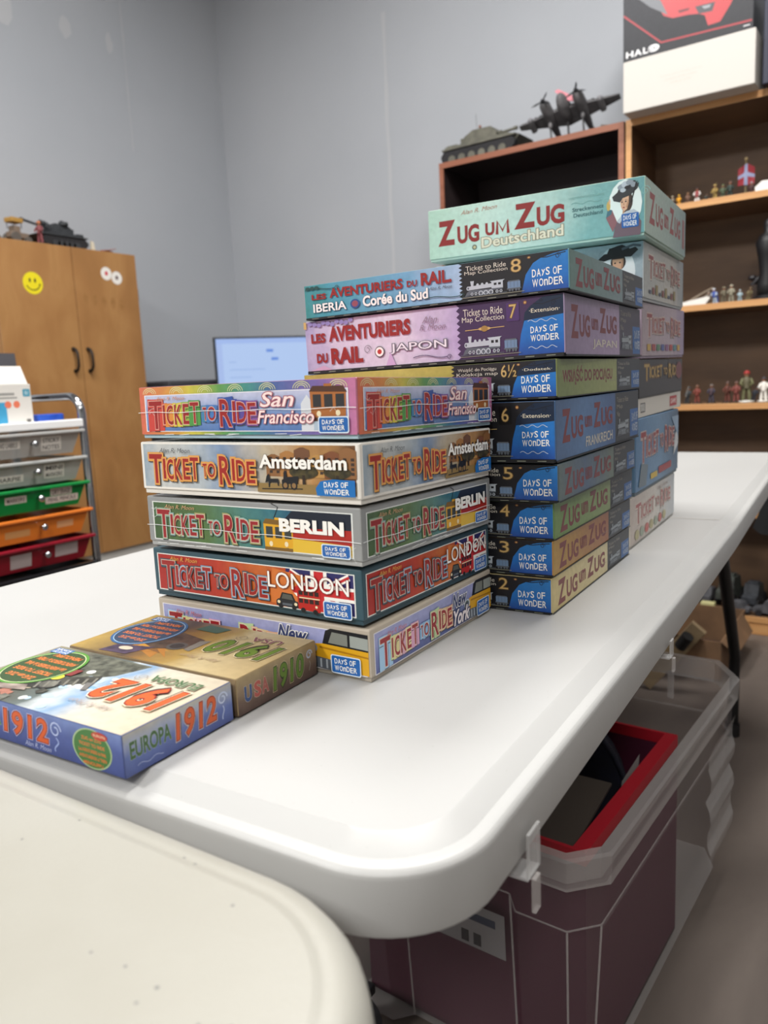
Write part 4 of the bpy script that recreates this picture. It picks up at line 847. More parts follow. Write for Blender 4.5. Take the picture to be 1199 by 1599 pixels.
# ------------------------------------------------------------------ bookcases
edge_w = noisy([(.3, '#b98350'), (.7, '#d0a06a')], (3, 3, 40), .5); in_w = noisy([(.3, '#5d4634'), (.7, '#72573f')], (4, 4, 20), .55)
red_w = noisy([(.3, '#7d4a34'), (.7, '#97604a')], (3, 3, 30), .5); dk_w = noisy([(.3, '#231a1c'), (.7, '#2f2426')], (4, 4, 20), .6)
BY, BD = 3.05, .33
def bookcase(name, x0, x1, label, front, inner, back, shelves, top=1.893):
    t = thing(name, label, 'bookcase', ((x0 + x1) / 2, BY, 0)); w = x1 - x0
    q = MB(); q.box((0, BD - .006, top / 2), (w - .002, .012, top), back); q.build('back_panel', t)
    for s_ in (-1, 1):
        q = MB(); q.box((s_ * (w / 2 - .010), BD / 2 - .003, top / 2), (.020, BD - .008, top), inner); q.box((s_ * (w / 2 - .010), .0015, top / 2), (.0204, .005, top), front); q.build('side_panel', t)
    q = MB(); q.box((0, BD / 2, top - .011), (w, BD, .022), inner, .001); q.box((0, .0, top - .011), (w, .004, .0224), front); q.build('top_panel', t)
    for z in shelves:
        q = MB(); q.box((0, BD / 2, z - .011), (w - .04, BD - .016, .022), inner); q.box((0, .004, z - .011), (w - .04, .006, .0224), front, .001); q.build('shelf', t)
    q = MB(); q.box((0, .012, .028), (w - .004, .016, .056), front, .002); q.build('kick_board', t)
    return t
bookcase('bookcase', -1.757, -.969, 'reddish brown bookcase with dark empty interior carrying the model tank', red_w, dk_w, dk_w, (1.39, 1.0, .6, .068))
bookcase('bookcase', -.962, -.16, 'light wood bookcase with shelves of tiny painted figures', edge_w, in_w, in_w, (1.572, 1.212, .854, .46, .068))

# cartons on top
q = MB(); q.box((0, 0, .085), (.432, .30, .17), mat('#c4c0ba', .6), .003)
ct = thing('carton', 'plain white carton on top of the light wood bookcase', 'box', (-.731, 3.118, 1.8935)); q.build('carton_body', ct)
F_ = Face(lambda u, v, k: (-.216 + u * .432, -.15 - k, v * .17), .432, .17)
for i, (a, b) in enumerate(((.3, .62), (.33, .58), (.38, .54))): F_.text(('Acrylic paint storage unit set', 'contents of this carton', 'made to order')[i], a, .52 - .075 * i, b, .56 - .075 * i, mat('#b9b3aa', .6), slope=.02)
F_.line([(.2, .93), (.28, .91)], .001, mat('#d8d3ca')); F_.line([(.7, .96), (.78, .94)], .001, mat('#d8d3ca')); F_.build('print', ct)
hb = thing('console_box', 'black box with red helmet print lying on the white carton', 'box', (-.738, 3.118, 2.0655))
q = MB(); q.box((0, 0, .17), (.424, .28, .34), mat('#2c2e34', .45), .002); q.build('box_body', hb)
F_ = Face(lambda u, v, k: (-.212 + u * .424, -.14 - k, v * .34), .424, .34)
F_.rect(.004, .004, .996, .996, grad([(0, '#2b2c31'), (.6, '#3a3b41'), (1, '#404147')], 'v', .6, .1))
rl = mat('#9c3038', .45)
F_.line([(.004, .45), (.31, .10), (.99, .075)], .006, rl)
rd1 = mat('#b33a40', .4)
F_.poly([(.24, .52), (.33, .34), (.40, .295), (.52, .285), (.60, .265), (.645, .235), (.67, .135), (.76, .14), (.84, .28), (.93, .62), (.8, .86), (.4, .86)], rd1); F_.poly([(.57, .34), (.72, .33), (.70, .255), (.60, .265)], mat('#42444a')); F_.poly([(.44, .35), (.53, .345), (.52, .325), (.45, .325)], mat('#5a2a30')); F_.poly([(.1, .6), (.22, .46), (.36, .34), (.30, .5)], mat('#6d7076')); F_.poly([(.62, .325), (.69, .32), (.68, .295), (.64, .295)], mat('#8d9096'))
hw = mat('#e2e2e4', .4)
for ch, a, b in (('H', .025, .085), ('A', .092, .155), ('L', .165, .205)): F_.text(ch, a, .035, b, .095, hw, bold=.03)
F_.ell(.250, .067, .046, .034, hw, 20); F_.ell(.236, .066, .030, .018, mat('#3a3c42'), 20); F_.poly([(.215, .078), (.258, .074), (.248, .055), (.222, .058)], hw); F_.rect(.93, .035, .975, .043, hw)
F_.build('print', hb)
q = MB(); q.box((0, 0, .15), (.24, .26, .30), mat('#141a33', .5), .002)
nb = thing('game_case', 'dark navy box with pink and blue print beside the red helmet box', 'box', (-.365, 3.115, 1.8935), R(-6)); q.build('box_body', nb)
F_ = Face(lambda u, v, k: (-.12 + u * .24, -.13 - k, v * .30), .24, .30); F_.poly([(.3, .3), (.97, .25), (.97, .97), (.1, .97)], noisy([(.35, '#2c3570'), (.5, '#a6738f'), (.65, '#c9a3b4')], (14, 14, 14), .5)); F_.build('print', nb)

# model tank, twin-boom aircraft, scraps ------------------------------------
def tank(t, L, Wd, m, tr, gun_up=0., wheels=6, gun=.55):
    q = MB(); q.prism([(-L / 2, .052), (-L / 2 + .01, .082), (L / 2 - .05, .082), (L / 2 + .005, .066), (L / 2 - .02, .04), (-L / 2 + .02, .035)], -Wd / 2 + .02, Wd / 2 - .02, m); q.box((0, 0, .066), (L * .97, Wd, .006), m); q.box((-L * .4, 0, .086), (L * .14, Wd * .6, .01), m, .002); q.box((-L * .1, 0, .085), (L * .3, Wd * .5, .006), m, .002); q.build('hull', t)
    for s_ in (-1, 1):
        y0, y1 = sorted((s_ * (Wd / 2 - .004), s_ * (Wd / 2 - .032))); h_ = .058
        out = [(-L / 2 + .03, .0), (L / 2 - .05, .0), (L / 2 - .012, .026), (L / 2 - .006, .042), (L / 2 - .02, h_), (-L / 2 + .012, h_), (-L / 2 - .002, .04), (-L / 2 + .004, .022)]
        q = MB(); q.prism(out, y0, y1, tr); tk = q.build('track', t)
        for k in range(wheels):
            x = -L / 2 + .055 + k * (L - .12) / (wheels - 1); q = MB(); yy = s_ * (Wd / 2 - .003); q.cyl((x, yy - .004, .022), (x, yy + .004, .022), .017, m, n=14); q.build('road_wheel', tk)
    tu = MB(); tu.prism([(-L * .24, .084), (-L * .235, .112), (-L * .12, .132), (L * .12, .130), (L * .19, .104), (L * .19, .084)], -Wd * .27, Wd * .27, m); tu.cyl((-L * .08, .03, .126), (-L * .08, .03, .140), .018, m, n=14); tu.box((-L * .27, 0, .1), (L * .07, Wd * .4, .026), m, .002)
    tr_ = tu.build('turret', t)
    g = MB(); g.cyl((L * .14, 0, .106), (L * .14 + L * gun, 0, .106 + gun_up), .006, m); g.cyl((L * .14 + L * (gun - .04), 0, .106 + gun_up * .93), (L * .14 + L * gun, 0, .106 + gun_up), .008, m); g.cyl((L * .13, 0, .106), (L * .2, 0, .106), .012, m); g.build('gun_barrel', tr_)
    return tr_
olive = noisy([(.35, '#57564d'), (.65, '#6a685d')], (30, 30, 30), .7); track_m = mat('#1c1b1f', .7)
tk = thing('model_tank', 'grey-green model tank on top of the reddish bookcase', 'model', (-1.60, 3.19, 1.894), R(-2)); tu = tank(tk, .36, .17, olive, track_m, .006, 6, .26)
q = MB(); q.cyl((-.055, .02, .126), (-.062, .02, .215), .0007, blk, n=6); q.build('antenna', tu)
q = MB(); q.cyl((-.02, -.02, .126), (-.02, -.02, .142), .006, mat('#5c4038'), n=10); q.sph((-.02, -.02, .147), .006, mat('#8a5a44')); q.build('commander_figure', tu)
tr2 = thing('model_aircraft', 'grey twin-boom model aircraft nosing upward on a stand, pink streak on top', 'model', (-1.245, 3.20, 1.894)); grey_a = noisy([(.35, '#565557'), (.65, '#6c6a6c')], (30, 30, 30), .6)
AX = Matrix.Rotation(R(-4), 4, 'Y') @ Matrix.Rotation(R(-34), 4, 'X')
ax = Matrix.Translation((0, 0, .118)) @ AX
def A(x, y, z): return ax @ Vector((x, y, z))   # x along the span, -y is the nose, turned up toward the viewer
q = MB()
for s_ in (-1, 1):
    vs = [A(0, -.04, .010), A(0, .045, .004), A(0, .045, -.010), A(0, -.04, -.012), A(s_ * .21, -.006, .020), A(s_ * .21, .016, .017), A(s_ * .21, .016, .013), A(s_ * .21, -.006, .012)]
    q.add(vs, [[0, 1, 5, 4], [1, 2, 6, 5], [2, 3, 7, 6], [3, 0, 4, 7], [4, 5, 6, 7]], grey_a)
    for k in (.105, .128):
        o2 = Vector((0, -.001, .0016)); e1, e2 = k, k + .010
        q.add([A(s_ * e1, -.04 + .16 * e1, .0115 + .045 * e1) + o2, A(s_ * e2, -.04 + .16 * e2, .0115 + .045 * e2) + o2, A(s_ * e2, .03, .007 + .05 * e2) + o2, A(s_ * e1, .03, .007 + .05 * e1) + o2], [[0, 1, 2, 3]], blk)
q.build('wing', tr2)
q = MB(); q.sph(A(0, -.03, .004), .026, grey_a, (1, 2.7, 1.3), 16, AX); q.build('fuselage_pod', tr2)
q = MB(); q.sph(A(0, -.03, .034), .014, mat('#3a4148', .2), (1, 2, .8), 12, AX); q.build('canopy', tr2)
q = MB(); q.prism([(-.040, .014), (-.026, .020), (.040, -.022), (.052, -.040), (.020, -.034)], -.004, .004, mat('#d9848f', .5)); ps = q.build('pink_streak', tr2); ps.matrix_local = Matrix.Translation(A(.012, -.075, .030))
for s_ in (-1, 1):
    q = MB(); q.tube([A(s_ * .068, -.088, .0), A(s_ * .068, -.075, .0), A(s_ * .068, -.03, .0), A(s_ * .068, .04, 0), A(s_ * .068, .12, .0)], .02, grey_a, 14, [.012, .021, .023, .016, .006]); bo = q.build('engine_boom', tr2)
    q = MB(); q.sph(A(s_ * .068, -.092, 0), .009, blk, (1, 1.4, 1), 10, AX)
    for k in range(3):
        a = R(88 + 120 * k + 8 * s_); w_, l_ = .004, .052; ca, sa = math.cos(a), math.sin(a); pr = lambda r_, o_, y_: A(s_ * .068 + r_ * ca - o_ * sa, y_, r_ * sa + o_ * ca)
        q.add([pr(.004, -w_, -.094), pr(l_ * .6, -w_ * 1.3, -.094), pr(l_, 0, -.094), pr(l_ * .6, w_ * 1.3, -.092), pr(.004, w_, -.092)], [[0, 1, 2, 3, 4]], blk)
    q.build('propeller', bo)
    q = MB(); q.sph(A(s_ * .068, .115, .010), .014, grey_a, (.25, .9, 1.5), 10, AX); q.build('tail_fin', bo)
    q = MB(); q.cyl(A(s_ * .145, -.03, -.008), A(s_ * .145, .02, -.012), .012, grey_a, n=14); q.sph(A(s_ * .145, -.03, -.008), .012, mat('#77767a', .5)); q.build('wing_pod', tr2)
    p0 = A(s_ * .068, -.01, -.015); p1 = Vector((p0.x + .012, p0.y - .01, .013)); q = MB(); q.cyl(p0, p1, .004, mat('#2b2a2c'), n=8); q.cyl(p1 - Vector((.005, 0, 0)), p1 + Vector((.005, 0, 0)), .0125, blk, n=14); q.sph(p0 + Vector((.004, -.004, -.022)), .009, grey_a, (1, 1, 1.6), 10); q.build('landing_gear', tr2)
q = MB(); q.cyl((.004, .01, .006), A(0, .01, -.01), .0045, mat('#3a393b')); q.box((.004, .01, .003), (.13, .07, .006), mat('#333234'), .001); q.build('display_stand', tr2)
q = MB(); q.add([(-.02, 0, 0), (.022, .01, 0), (.02, .0, .032), (-.012, -.006, .038), (0, .04, 0)], [[0, 1, 2, 3], [0, 3, 4], [3, 2, 4], [2, 1, 4], [0, 4, 1]], mat('#6d655e', .7)); tag(q.build('rubble_piece', loc=(-1.08, 3.16, 1.8945)), 'grey rubble scrap beside the model aircraft', 'model')
q = MB(); q.lathe((0, 0, 0), [(.0, 0), (.009, 0), (.007, .01), (.008, .02), (0, .028)], mat('#7a4f48'), 10); tag(q.build('figurine', loc=(-1.03, 3.16, 1.8945)), 'tiny brown figure standing next to the white carton', 'figurine')

# tiny figures --------------------------------------------------------------
def figurine(x, y, z, h, body, head, label, group, prop=None, base=None, lean=0, coat=None):
    t = thing('figurine', label, 'figurine', (x, y, z), R(random.uniform(-25, 25)), group); w = h * .19
    q = MB(); b_ = mat(base or '#2f2a24', .7); q.lathe((0, 0, 0), [(0, 0), (w * 1.25, 0), (w * 1.2, h * .05), (0, h * .055)], b_, 12); q.build('base', t)
    bm_ = mat(body, .6); q = MB(); L_ = lambda a: lean * a * h
    for s_ in (-1, 1): q.tube([(s_ * w * .5, 0, h * .05), (s_ * w * .45 + L_(.2), -w * .1 * s_, h * .25), (s_ * w * .25 + L_(.4), 0, h * .47)], w * .3, bm_, 8)
    q.tube([(L_(.4), 0, h * .44), (L_(.55), 0, h * .58), (L_(.7), 0, h * .72), (L_(.8), 0, h * .8)], w * .6, mat(coat or body, .6), 10, [w * .62, w * .55, w * .68, w * .3])
    for s_ in (-1, 1): q.tube([(s_ * w * .6 + L_(.7), 0, h * .74), (s_ * w * .95 + L_(.6), -w * .3, h * .58), (s_ * w * .6 + L_(.6), -w * .9, h * .55)], w * .22, bm_, 8)
    q.sph((L_(.88), 0, h * .87), w * .42, mat('#a9785c', .6), (1, 1, 1.2), 10); q.build('body', t)
    q = MB(); q.lathe((L_(.92), 0, h * .9), [(w * .62, 0), (w * .46, h * .02), (w * .4, h * .07), (0, h * .1)], mat(head, .6), 10); q.build('hat', t)
    if prop:
        q = MB(); kind, c = prop; m_ = mat(c, .6)
        if kind == 'rifle': q.cyl((w * .3, -w, h * .4), (w * 1.0, -w * .6, h * 1.05), w * .1, m_, n=6)
        if kind == 'cape': q.prism([(-w * .8, h * .15), (w * .8, h * .12), (w * .5, h * .76), (-w * .5, h * .76)], w * .45, w * .62, m_)
        if kind == 'pack': q.box((0, w * .8, h * .62), (w * 1.1, w * .7, h * .24), m_, w * .1)
        q.build({'rifle': 'rifle', 'cape': 'cape', 'pack': 'backpack'}[kind], t)
    return t
g1 = 'tiny figures on the upper shelf'; z1 = 1.5725; y1 = 3.12
def F1(px, h, *a, **k): return figurine(px, y1 + .02 * random.random(), z1, h, *a, **k)
F1(-.835, .05, '#8a5a44', '#c0a07a', 'tiny brown figure peeking behind the mint green box, upper shelf', g1)
F1(-.812, .045, '#7c7466', '#b0a890', 'tiny grey-tan figure left of the yellow one, upper shelf', g1)
F1(-.788, .045, '#d99a1f', '#e0ae33', 'bright yellow tiny figure on the upper shelf', g1, base='#c98f2a')
F1(-.757, .048, '#6d4f3f', '#8a6a50', 'tiny brown-coated figure right of the yellow one', g1)
F1(-.727, .062, '#e3dcd8', '#3a2c2c', 'tiny figure with white cape and red sash on the upper shelf', g1, ('cape', '#e6e2de'), coat='#8a3a3c', base='#d0ccc8')
F1(-.700, .036, '#3a3a34', '#2f2f2c', 'dark crouching tiny figure right of the white-caped one', g1, lean=.2)
F1(-.665, .062, '#a88d4f', '#b59a5c', 'tan tiny figure in middle of the upper shelf', g1, ('rifle', '#6a5a34'))
F1(-.640, .058, '#4a5640', '#66704f', 'dark green tiny figure right of the tan one, upper shelf', g1, ('pack', '#37402f'))
F1(-.614, .064, '#2a3a34', '#6a5048', 'blackish green tiny figure left of the flag, upper shelf', g1, ('rifle', '#2a241f'))
F1(-.545, .05, '#4a3030', '#8a8a94', 'tiny dark maroon figure right of the flag, upper shelf', g1)
t = thing('flag_stand', 'small red flag with pale blue cross on a pole, upper shelf', 'flag', (-.573, 3.18, z1))
q = MB(); q.cyl((0, 0, 0), (0, 0, .138), .003, mat('#7a6a4a'), n=8); q.sph((0, 0, .14), .006, mat('#a9936a')); q.build('pole', t)
q = MB(); q.cyl((0, 0, 0), (0, 0, .01), .022, mat('#3a332c'), n=14); q.build('base', t)
q = MB(); rf = mat('#8f2530', .6); bf = mat('#8f97b8', .6); vs = []
for i in range(6):
    for j in range(6): vs.append((-.026 + .055 * i / 5, .006 * math.sin(i * 1.4 + j * .5) - .004, (.125 - .035 * abs(i / 5 - .5) - .075 * j / 5 * (1 - .5 * abs(i / 5 - .5)))))
q.add(vs, [[i * 6 + j, i * 6 + j + 1, i * 6 + j + 7, i * 6 + j + 6] for i in range(5) for j in range(5) if not (i == 2 or j == 2)], rf, True); q.add(vs, [[i * 6 + j, i * 6 + j + 1, i * 6 + j + 7, i * 6 + j + 6] for i in range(5) for j in range(5) if i == 2 or j == 2], bf, True); q.build('flag', t)
q = MB(); q.prism([(-.05, 0), (.06, 0), (.06, .036), (-.03, .038), (-.052, .02)], -.03, .03, mat('#e6e3de', .5)); tag(q.build('white_block', loc=(-.475, 3.12, z1)), 'white wedge-shaped block at right end of the upper shelf', 'block')
g2 = 'tiny figures on the middle shelf'; z2 = 1.2125
def F2(px, h, *a, **k): return figurine(px, 3.12 + .02 * random.random(), z2, h, *a, **k)
F2(-.775, .04, '#5a5238', '#6d6444', 'tiny olive figure left of the white skiff, middle shelf', g2)
t = thing('model_boat', 'white model boat hull leaning among the middle shelf figures', 'model', (-.728, 3.09, z2), R(8))
q = MB(); q.prism([(-.05, 0), (.045, 0), (.062, .024), (.05, .028), (-.03, .014), (-.058, .006)], -.014, .014, mat('#e2dfda', .5)); q.build('hull', t)
q = MB(); q.tube([(-.02, .0, .012), (.03, 0, .04), (.07, 0, .058)], .003, mat('#8a7a68')); q.build('mast', t)
F2(-.690, .048, '#8a7f74', '#a3988a', 'small grey figure right of the white boat, middle shelf', g2, lean=.3)
F2(-.658, .06, '#b9c4d0', '#c8ccd4', 'tiny figure in blue cape on the middle shelf', g2, ('cape', '#3f57a6'), coat='#3f57a6', base='#c0c8cc', lean=-.1)
F2(-.628, .062, '#6a6250', '#7d7460', 'tan-grey tiny figure right of the blue-caped one, middle shelf', g2, ('rifle', '#3f3830'))
F2(-.602, .066, '#8f8a78', '#a39d8a', 'pale khaki tiny figure with backpack, middle shelf', g2, ('pack', '#7d7864'))
F2(-.573, .045, '#9fb3bb', '#b0bec4', 'pale blue tiny figure low on the middle shelf', g2)
F2(-.548, .05, '#7a6f4f', '#93866a', 'khaki tiny figure beside the dark carved block, middle shelf', g2, ('rifle', '#6a4a3a'), lean=.2)
t = thing('figure_group', 'dark block with red and white bannered rider, middle shelf', 'model', (-.515, 3.20, z2))
q = MB(); q.box((0, 0, .03), (.05, .05, .06), mat('#33241c', .7), .003); q.build('block', t)
q = MB(); q.tube([(-.03, 0, .06), (-.01, 0, .085), (.02, 0, .075), (.03, 0, .062)], .010, mat('#1d1a1f'), 8); q.sph((-.03, 0, .088), .010, mat('#1d1a1f'), (1.5, 1, 1)); q.build('horse', t)
q = MB(); q.tube([(0, 0, .08), (0, 0, .115)], .008, mat('#5a2a2c'), 8); q.sph((0, 0, .122), .007, mat('#2a2224')); q.build('rider', t)
q = MB(); q.box((.03, 0, .1), (.012, .004, .06), mat('#b9b0a8')); q.box((.042, 0, .1), (.012, .004, .06), mat('#7d2a30')); q.build('banner', t)
t = thing('statuette', 'tall black statuette at right end of the middle shelf', 'statuette', (-.478, 3.09, z2)); q = MB(); q.lathe((0, 0, 0), [(0, 0), (.032, 0), (.034, .05), (.026, .09), (.034, .15), (.042, .19), (.03, .215), (.014, .225), (.018, .245), (.014, .265), (0, .272)], mat('#0d0d11', .5), 16); q.build('figure', t)
q = MB(); q.cyl((0, 0, -.0), (0, 0, .012), .04, mat('#16151a', .5), n=18); q.build('plinth', t)
g3 = 'tiny figures on the lower shelf'; z3 = .8545
def F3(px, h, *a, **k): return figurine(px, 3.12 + .02 * random.random(), z3, h, *a, **k)
F3(-.752, .062, '#33363a', '#26282c', 'dark grey tiny figure at left end of the lower shelf', g3, ('rifle', '#9a9894'), lean=.2)
F3(-.712, .07, '#7a3a30', '#6a4a3a', 'reddish brown tiny figure second on the lower shelf', g3)
F3(-.664, .07, '#3c3a4a', '#6a5f5a', 'slate-coated tiny figure standing alone on the lower shelf', g3, coat='#4a3a42')
F3(-.607, .078, '#6a3a30', '#55403a', 'maroon-coated tiny figure standing alone on the lower shelf', g3, ('rifle', '#4a3428'))
F3(-.575, .078, '#7a3f38', '#5a4038', 'red-brown tiny figure beside the dark horse group, lower shelf', g3)
F3(-.543, .115, '#6a6a4a', '#9a2f2c', 'taller tiny figure with red plume, lower shelf', g3, coat='#5f5a44')
F3(-.522, .055, '#262a33', '#1f2229', 'blue-black stooping tiny figure, lower shelf', g3, lean=.3)
F3(-.485, .09, '#e0dcd4', '#3a3438', 'white-robed tiny figure with black hat, lower shelf', g3, ('cape', '#e6e2da'), coat='#e6e2da', base='#d9d4cc')
q = MB(); q.lathe((0, 0, 0), [(0, 0), (.024, 0), (.028, .006), (0, .009)], mat('#d9d6cf', .5), 16); tag(q.build('white_dish', loc=(-.532, 3.075, z3)), 'small white disc lying on the lower shelf', 'dish')
q = MB(); q.box((0, 0, .02), (.05, .06, .04), mat('#8a5a2c', .6), .003); tag(q.build('wooden_block', loc=(-.500, 3.10, .4605)), 'small amber block on the shelf behind the black bag', 'block')
# bottom shelf vehicles
z4 = .0685; vm = [noisy([(.3, '#23252a'), (.7, '#3f4248')], (50, 50, 50), .6), noisy([(.3, '#2a2c2a'), (.7, '#4a4f4a')], (50, 50, 50), .6), noisy([(.3, '#3d3e42'), (.7, '#5d5d62')], (50, 50, 50), .6)]
def vehicle(x, y, L, h, m, label, rz):
    t = thing('model_vehicle', label, 'model', (x, y, z4), R(rz), 'dark model vehicles on the bottom shelf')
    q = MB(); q.prism([(-L / 2, h * .25), (L / 2, h * .22), (L / 2, h * .5), (L * .25, h * .58), (L * .15, h), (-L * .25, h), (-L * .32, h * .6), (-L / 2, h * .52)], -L * .2, L * .2, m); q.box((-L * .05, 0, h * 1.02), (L * .25, L * .3, h * .12), m, .002); q.build('body', t)
    for a in (-.3, .3):
        for s_ in (-1, 1): q = MB(); q.cyl((a * L, s_ * L * .17, h * .22), (a * L, s_ * L * .235, h * .22), h * .22, track_m, n=14); q.build('wheel', t)
vehicle(-.668, 3.19, .10, .06, vm[2], 'pale-grey model vehicle at left end of the bottom shelf', 80)
vehicle(-.592, 3.20, .14, .115, vm[1], 'tall dark green-grey model vehicle behind the table leg, bottom shelf', 78)
vehicle(-.505, 3.19, .13, .095, vm[0], 'black model vehicle in the middle of the bottom shelf', 82)
vehicle(-.545, 3.085, .095, .045, vm[2], 'low flat dark model vehicle at front of the bottom shelf', 168)
vehicle(-.43, 3.09, .12, .055, vm[2], 'low grey model vehicle at right front of the bottom shelf', 172)
q = MB(); q.box((0, 0, .03), (.20, .08, .06), vm[0], .003); tag(q.build('black_tray', loc=(-.36, 3.27, z4)), 'black tray holding the pale yellow box, bottom shelf', 'tray')
q = MB(); q.box((0, 0, .02), (.10, .03, .04), mat('#b9b27a', .6), .002); tag(q.build('yellow_label_box', loc=(-.405, 3.26, z4 + .0603)), 'pale yellow box above the grey vehicles, bottom shelf', 'box')
q = MB(); q.box((0, 0, .014), (.05, .03, .028), mat('#c9c48f', .6), .002); tag(q.build('yellow_block', loc=(-.65, 3.085, z4)), 'small pale yellow block at left front of the bottom shelf', 'block')
# black bag hanging in front of the bookcase
t = thing('hanging_bag', 'black cloth bag hanging on front of the light wood bookcase', 'bag', (-.445, 3.028, .40)); bm_ = mat('#08080b', .85)
q = MB(); q.prism([(-.045, .01), (-.02, -.012), (.03, -.016), (.03, .04), (.028, .1), (.022, .16), (.006, .16), (-.028, .06)], -.012, .012, bm_); q.build('pouch', t)
q = MB(); q.tube([(.014, 0, .15), (.018, 0, .30), (.02, .012, .45)], .005, bm_, 8); q.build('strap', t)
q = MB(); q.tube([(-.022, 0, .06), (-.024, 0, .10), (-.018, 0, .125)], .005, bm_, 8); q.build('toggle', t)
# cardboard box and cable beside the far table leg
card = noisy([(.3, '#5d4530'), (.7, '#77593e')], (12, 12, 12), .8)
t = thing('cardboard_box', 'brown cardboard box on the floor in front of the bookcase', 'box', (-.64, 2.72, 0))
q = MB(); wallbox(q, -.2, .15, -.2, .2, 0, .13, .004, card, mat('#3a2416', .8)); q.build('carton_walls', t)
q = MB(); q.add([(-.2, -.2, .13), (.10, -.2, .13), (.06, -.30, .17), (-.17, -.30, .17)], [[0, 1, 2, 3]], card); q.build('flap', t)
q = MB(); q.add([(.15, -.2, .13), (.15, .15, .13), (.19, .12, .08), (.19, -.16, .08)], [[0, 1, 2, 3]], card); q.build('flap', t)
t = thing('plank_offcut', 'pale wood plank leaning behind the clear bin', 'plank', (-.60, 2.36, 0)); q = MB(); q.box((0, .0, .12), (.05, .02, .26), noisy([(.3, '#7d6a50'), (.7, '#94805f')], (6, 6, 30), .7), .002, Matrix.Rotation(R(38), 4, 'Y')); q.build('board', t)
q = MB(); q.cyl((.03, -.02, .16), (.055, -.03, .2), .018, mat('#08080a', .6), n=12); q.build('black_end_cap', t)

# ------------------------------------------------------------------ cabinet by the left wall
wood = noisy([(.2, '#8a6136'), (.45, '#9d7041'), (.6, '#a77b4a'), (.8, '#94693a')], (7, 7, 3.2), .5, 8, .05, 50, dist=.5)
cx = -2.95; cy0, cy1 = 1.712, 2.381; gap = 2.058
t = thing('cabinet', 'tan two-door wooden cabinet by the left wall with smiley sticker', 'cabinet', (cx, (cy0 + cy1) / 2, 0)); o_ = (cy0 + cy1) / 2
q = MB(); q.box((-.213, 0, .955), (.388, cy1 - cy0, 1.300), wood, .002); q.build('body', t)
q = MB(); q.box((-.20, 0, .152), (.37, cy1 - cy0 - .03, .304), mat('#c9c7c2', .5), .003); q.build('plinth', t)
for i, (a, b) in enumerate(((cy0 + .002, gap - .0015), (gap + .0015, cy1 - .002))):
    q = MB(); q.box((-.0095, (a + b) / 2 - o_, .953), (.017, b - a, 1.296), wood, .0015); d = q.build('door', t)
    hy = (2.018, 2.088)[i] - o_; q = MB()
    q.tube([(0, hy, 1.186), (.018, hy, 1.181), (.027, hy, 1.165), (.029, hy, 1.14), (.027, hy, 1.115), (.018, hy, 1.099), (0, hy, 1.094)], .0055, mat('#1e1713', .5, .3), 10, [.009, .006, .0055, .005, .0055, .006, .009]); q.build('handle', d)
    if i == 0:
        S_ = Face(lambda u, v, k: (-.0008 + k, 1.869 - .043 + u * .086 - o_, 1.441 - .043 + v * .086), .086, .086); S_.ell(.5, .5, .5, .5, mat('#e3d21e', .45), 40)
        for a_ in (.36, .62): S_.ell(a_, .62, .05, .1, blk)
        S_.line([(.5 + .33 * math.cos(R(x)), .46 + .27 * math.sin(R(x))) for x in range(195, 350, 10)], .004, blk); S_.ell(.84, .44, .04, .06, blk); S_.build('smiley_sticker', d)
    else:
        for yy, zz, cc in ((2.219, 1.508, '#c23a4a'), (2.271, 1.494, '#6a5a5a')):
            S_ = Face(lambda u, v, k, yy=yy, zz=zz: (-.0008 + k, yy - .028 + u * .056 - o_, zz - .028 + v * .056), .056, .056); S_.ell(.5, .5, .5, .5, mat('#d9d3cc', .5), 28); S_.ell(.5, .5, .42, .42, mat('#e4e0da', .5), 28); S_.poly([(.4, .35), (.62, .38), (.66, .6), (.5, .7), (.36, .58)], mat(cc, .5)); S_.build('round_sticker', d)
        for k in range(5):
            S_ = Face(lambda u, v, k2, k=k: (-.0009 + k2, 2.09 + .045 * k - o_ + u * .03, 1.372 - .004 * k + v * .05), .03, .05); S_.ell(.5, .5, .4, .5, noisy([(.3, '#8d6334'), (.6, '#9c7040')], (60, 60, 60), .6), 12); S_.build('glue_mark', d)
for zz in (1.43, .5):
    q = MB(); q.cyl((-.016, cy1 + .004 - o_, zz - .024), (-.016, cy1 + .004 - o_, zz + .024), .006, mat('#77736c', .4, .6), n=10); q.build('hinge', t)
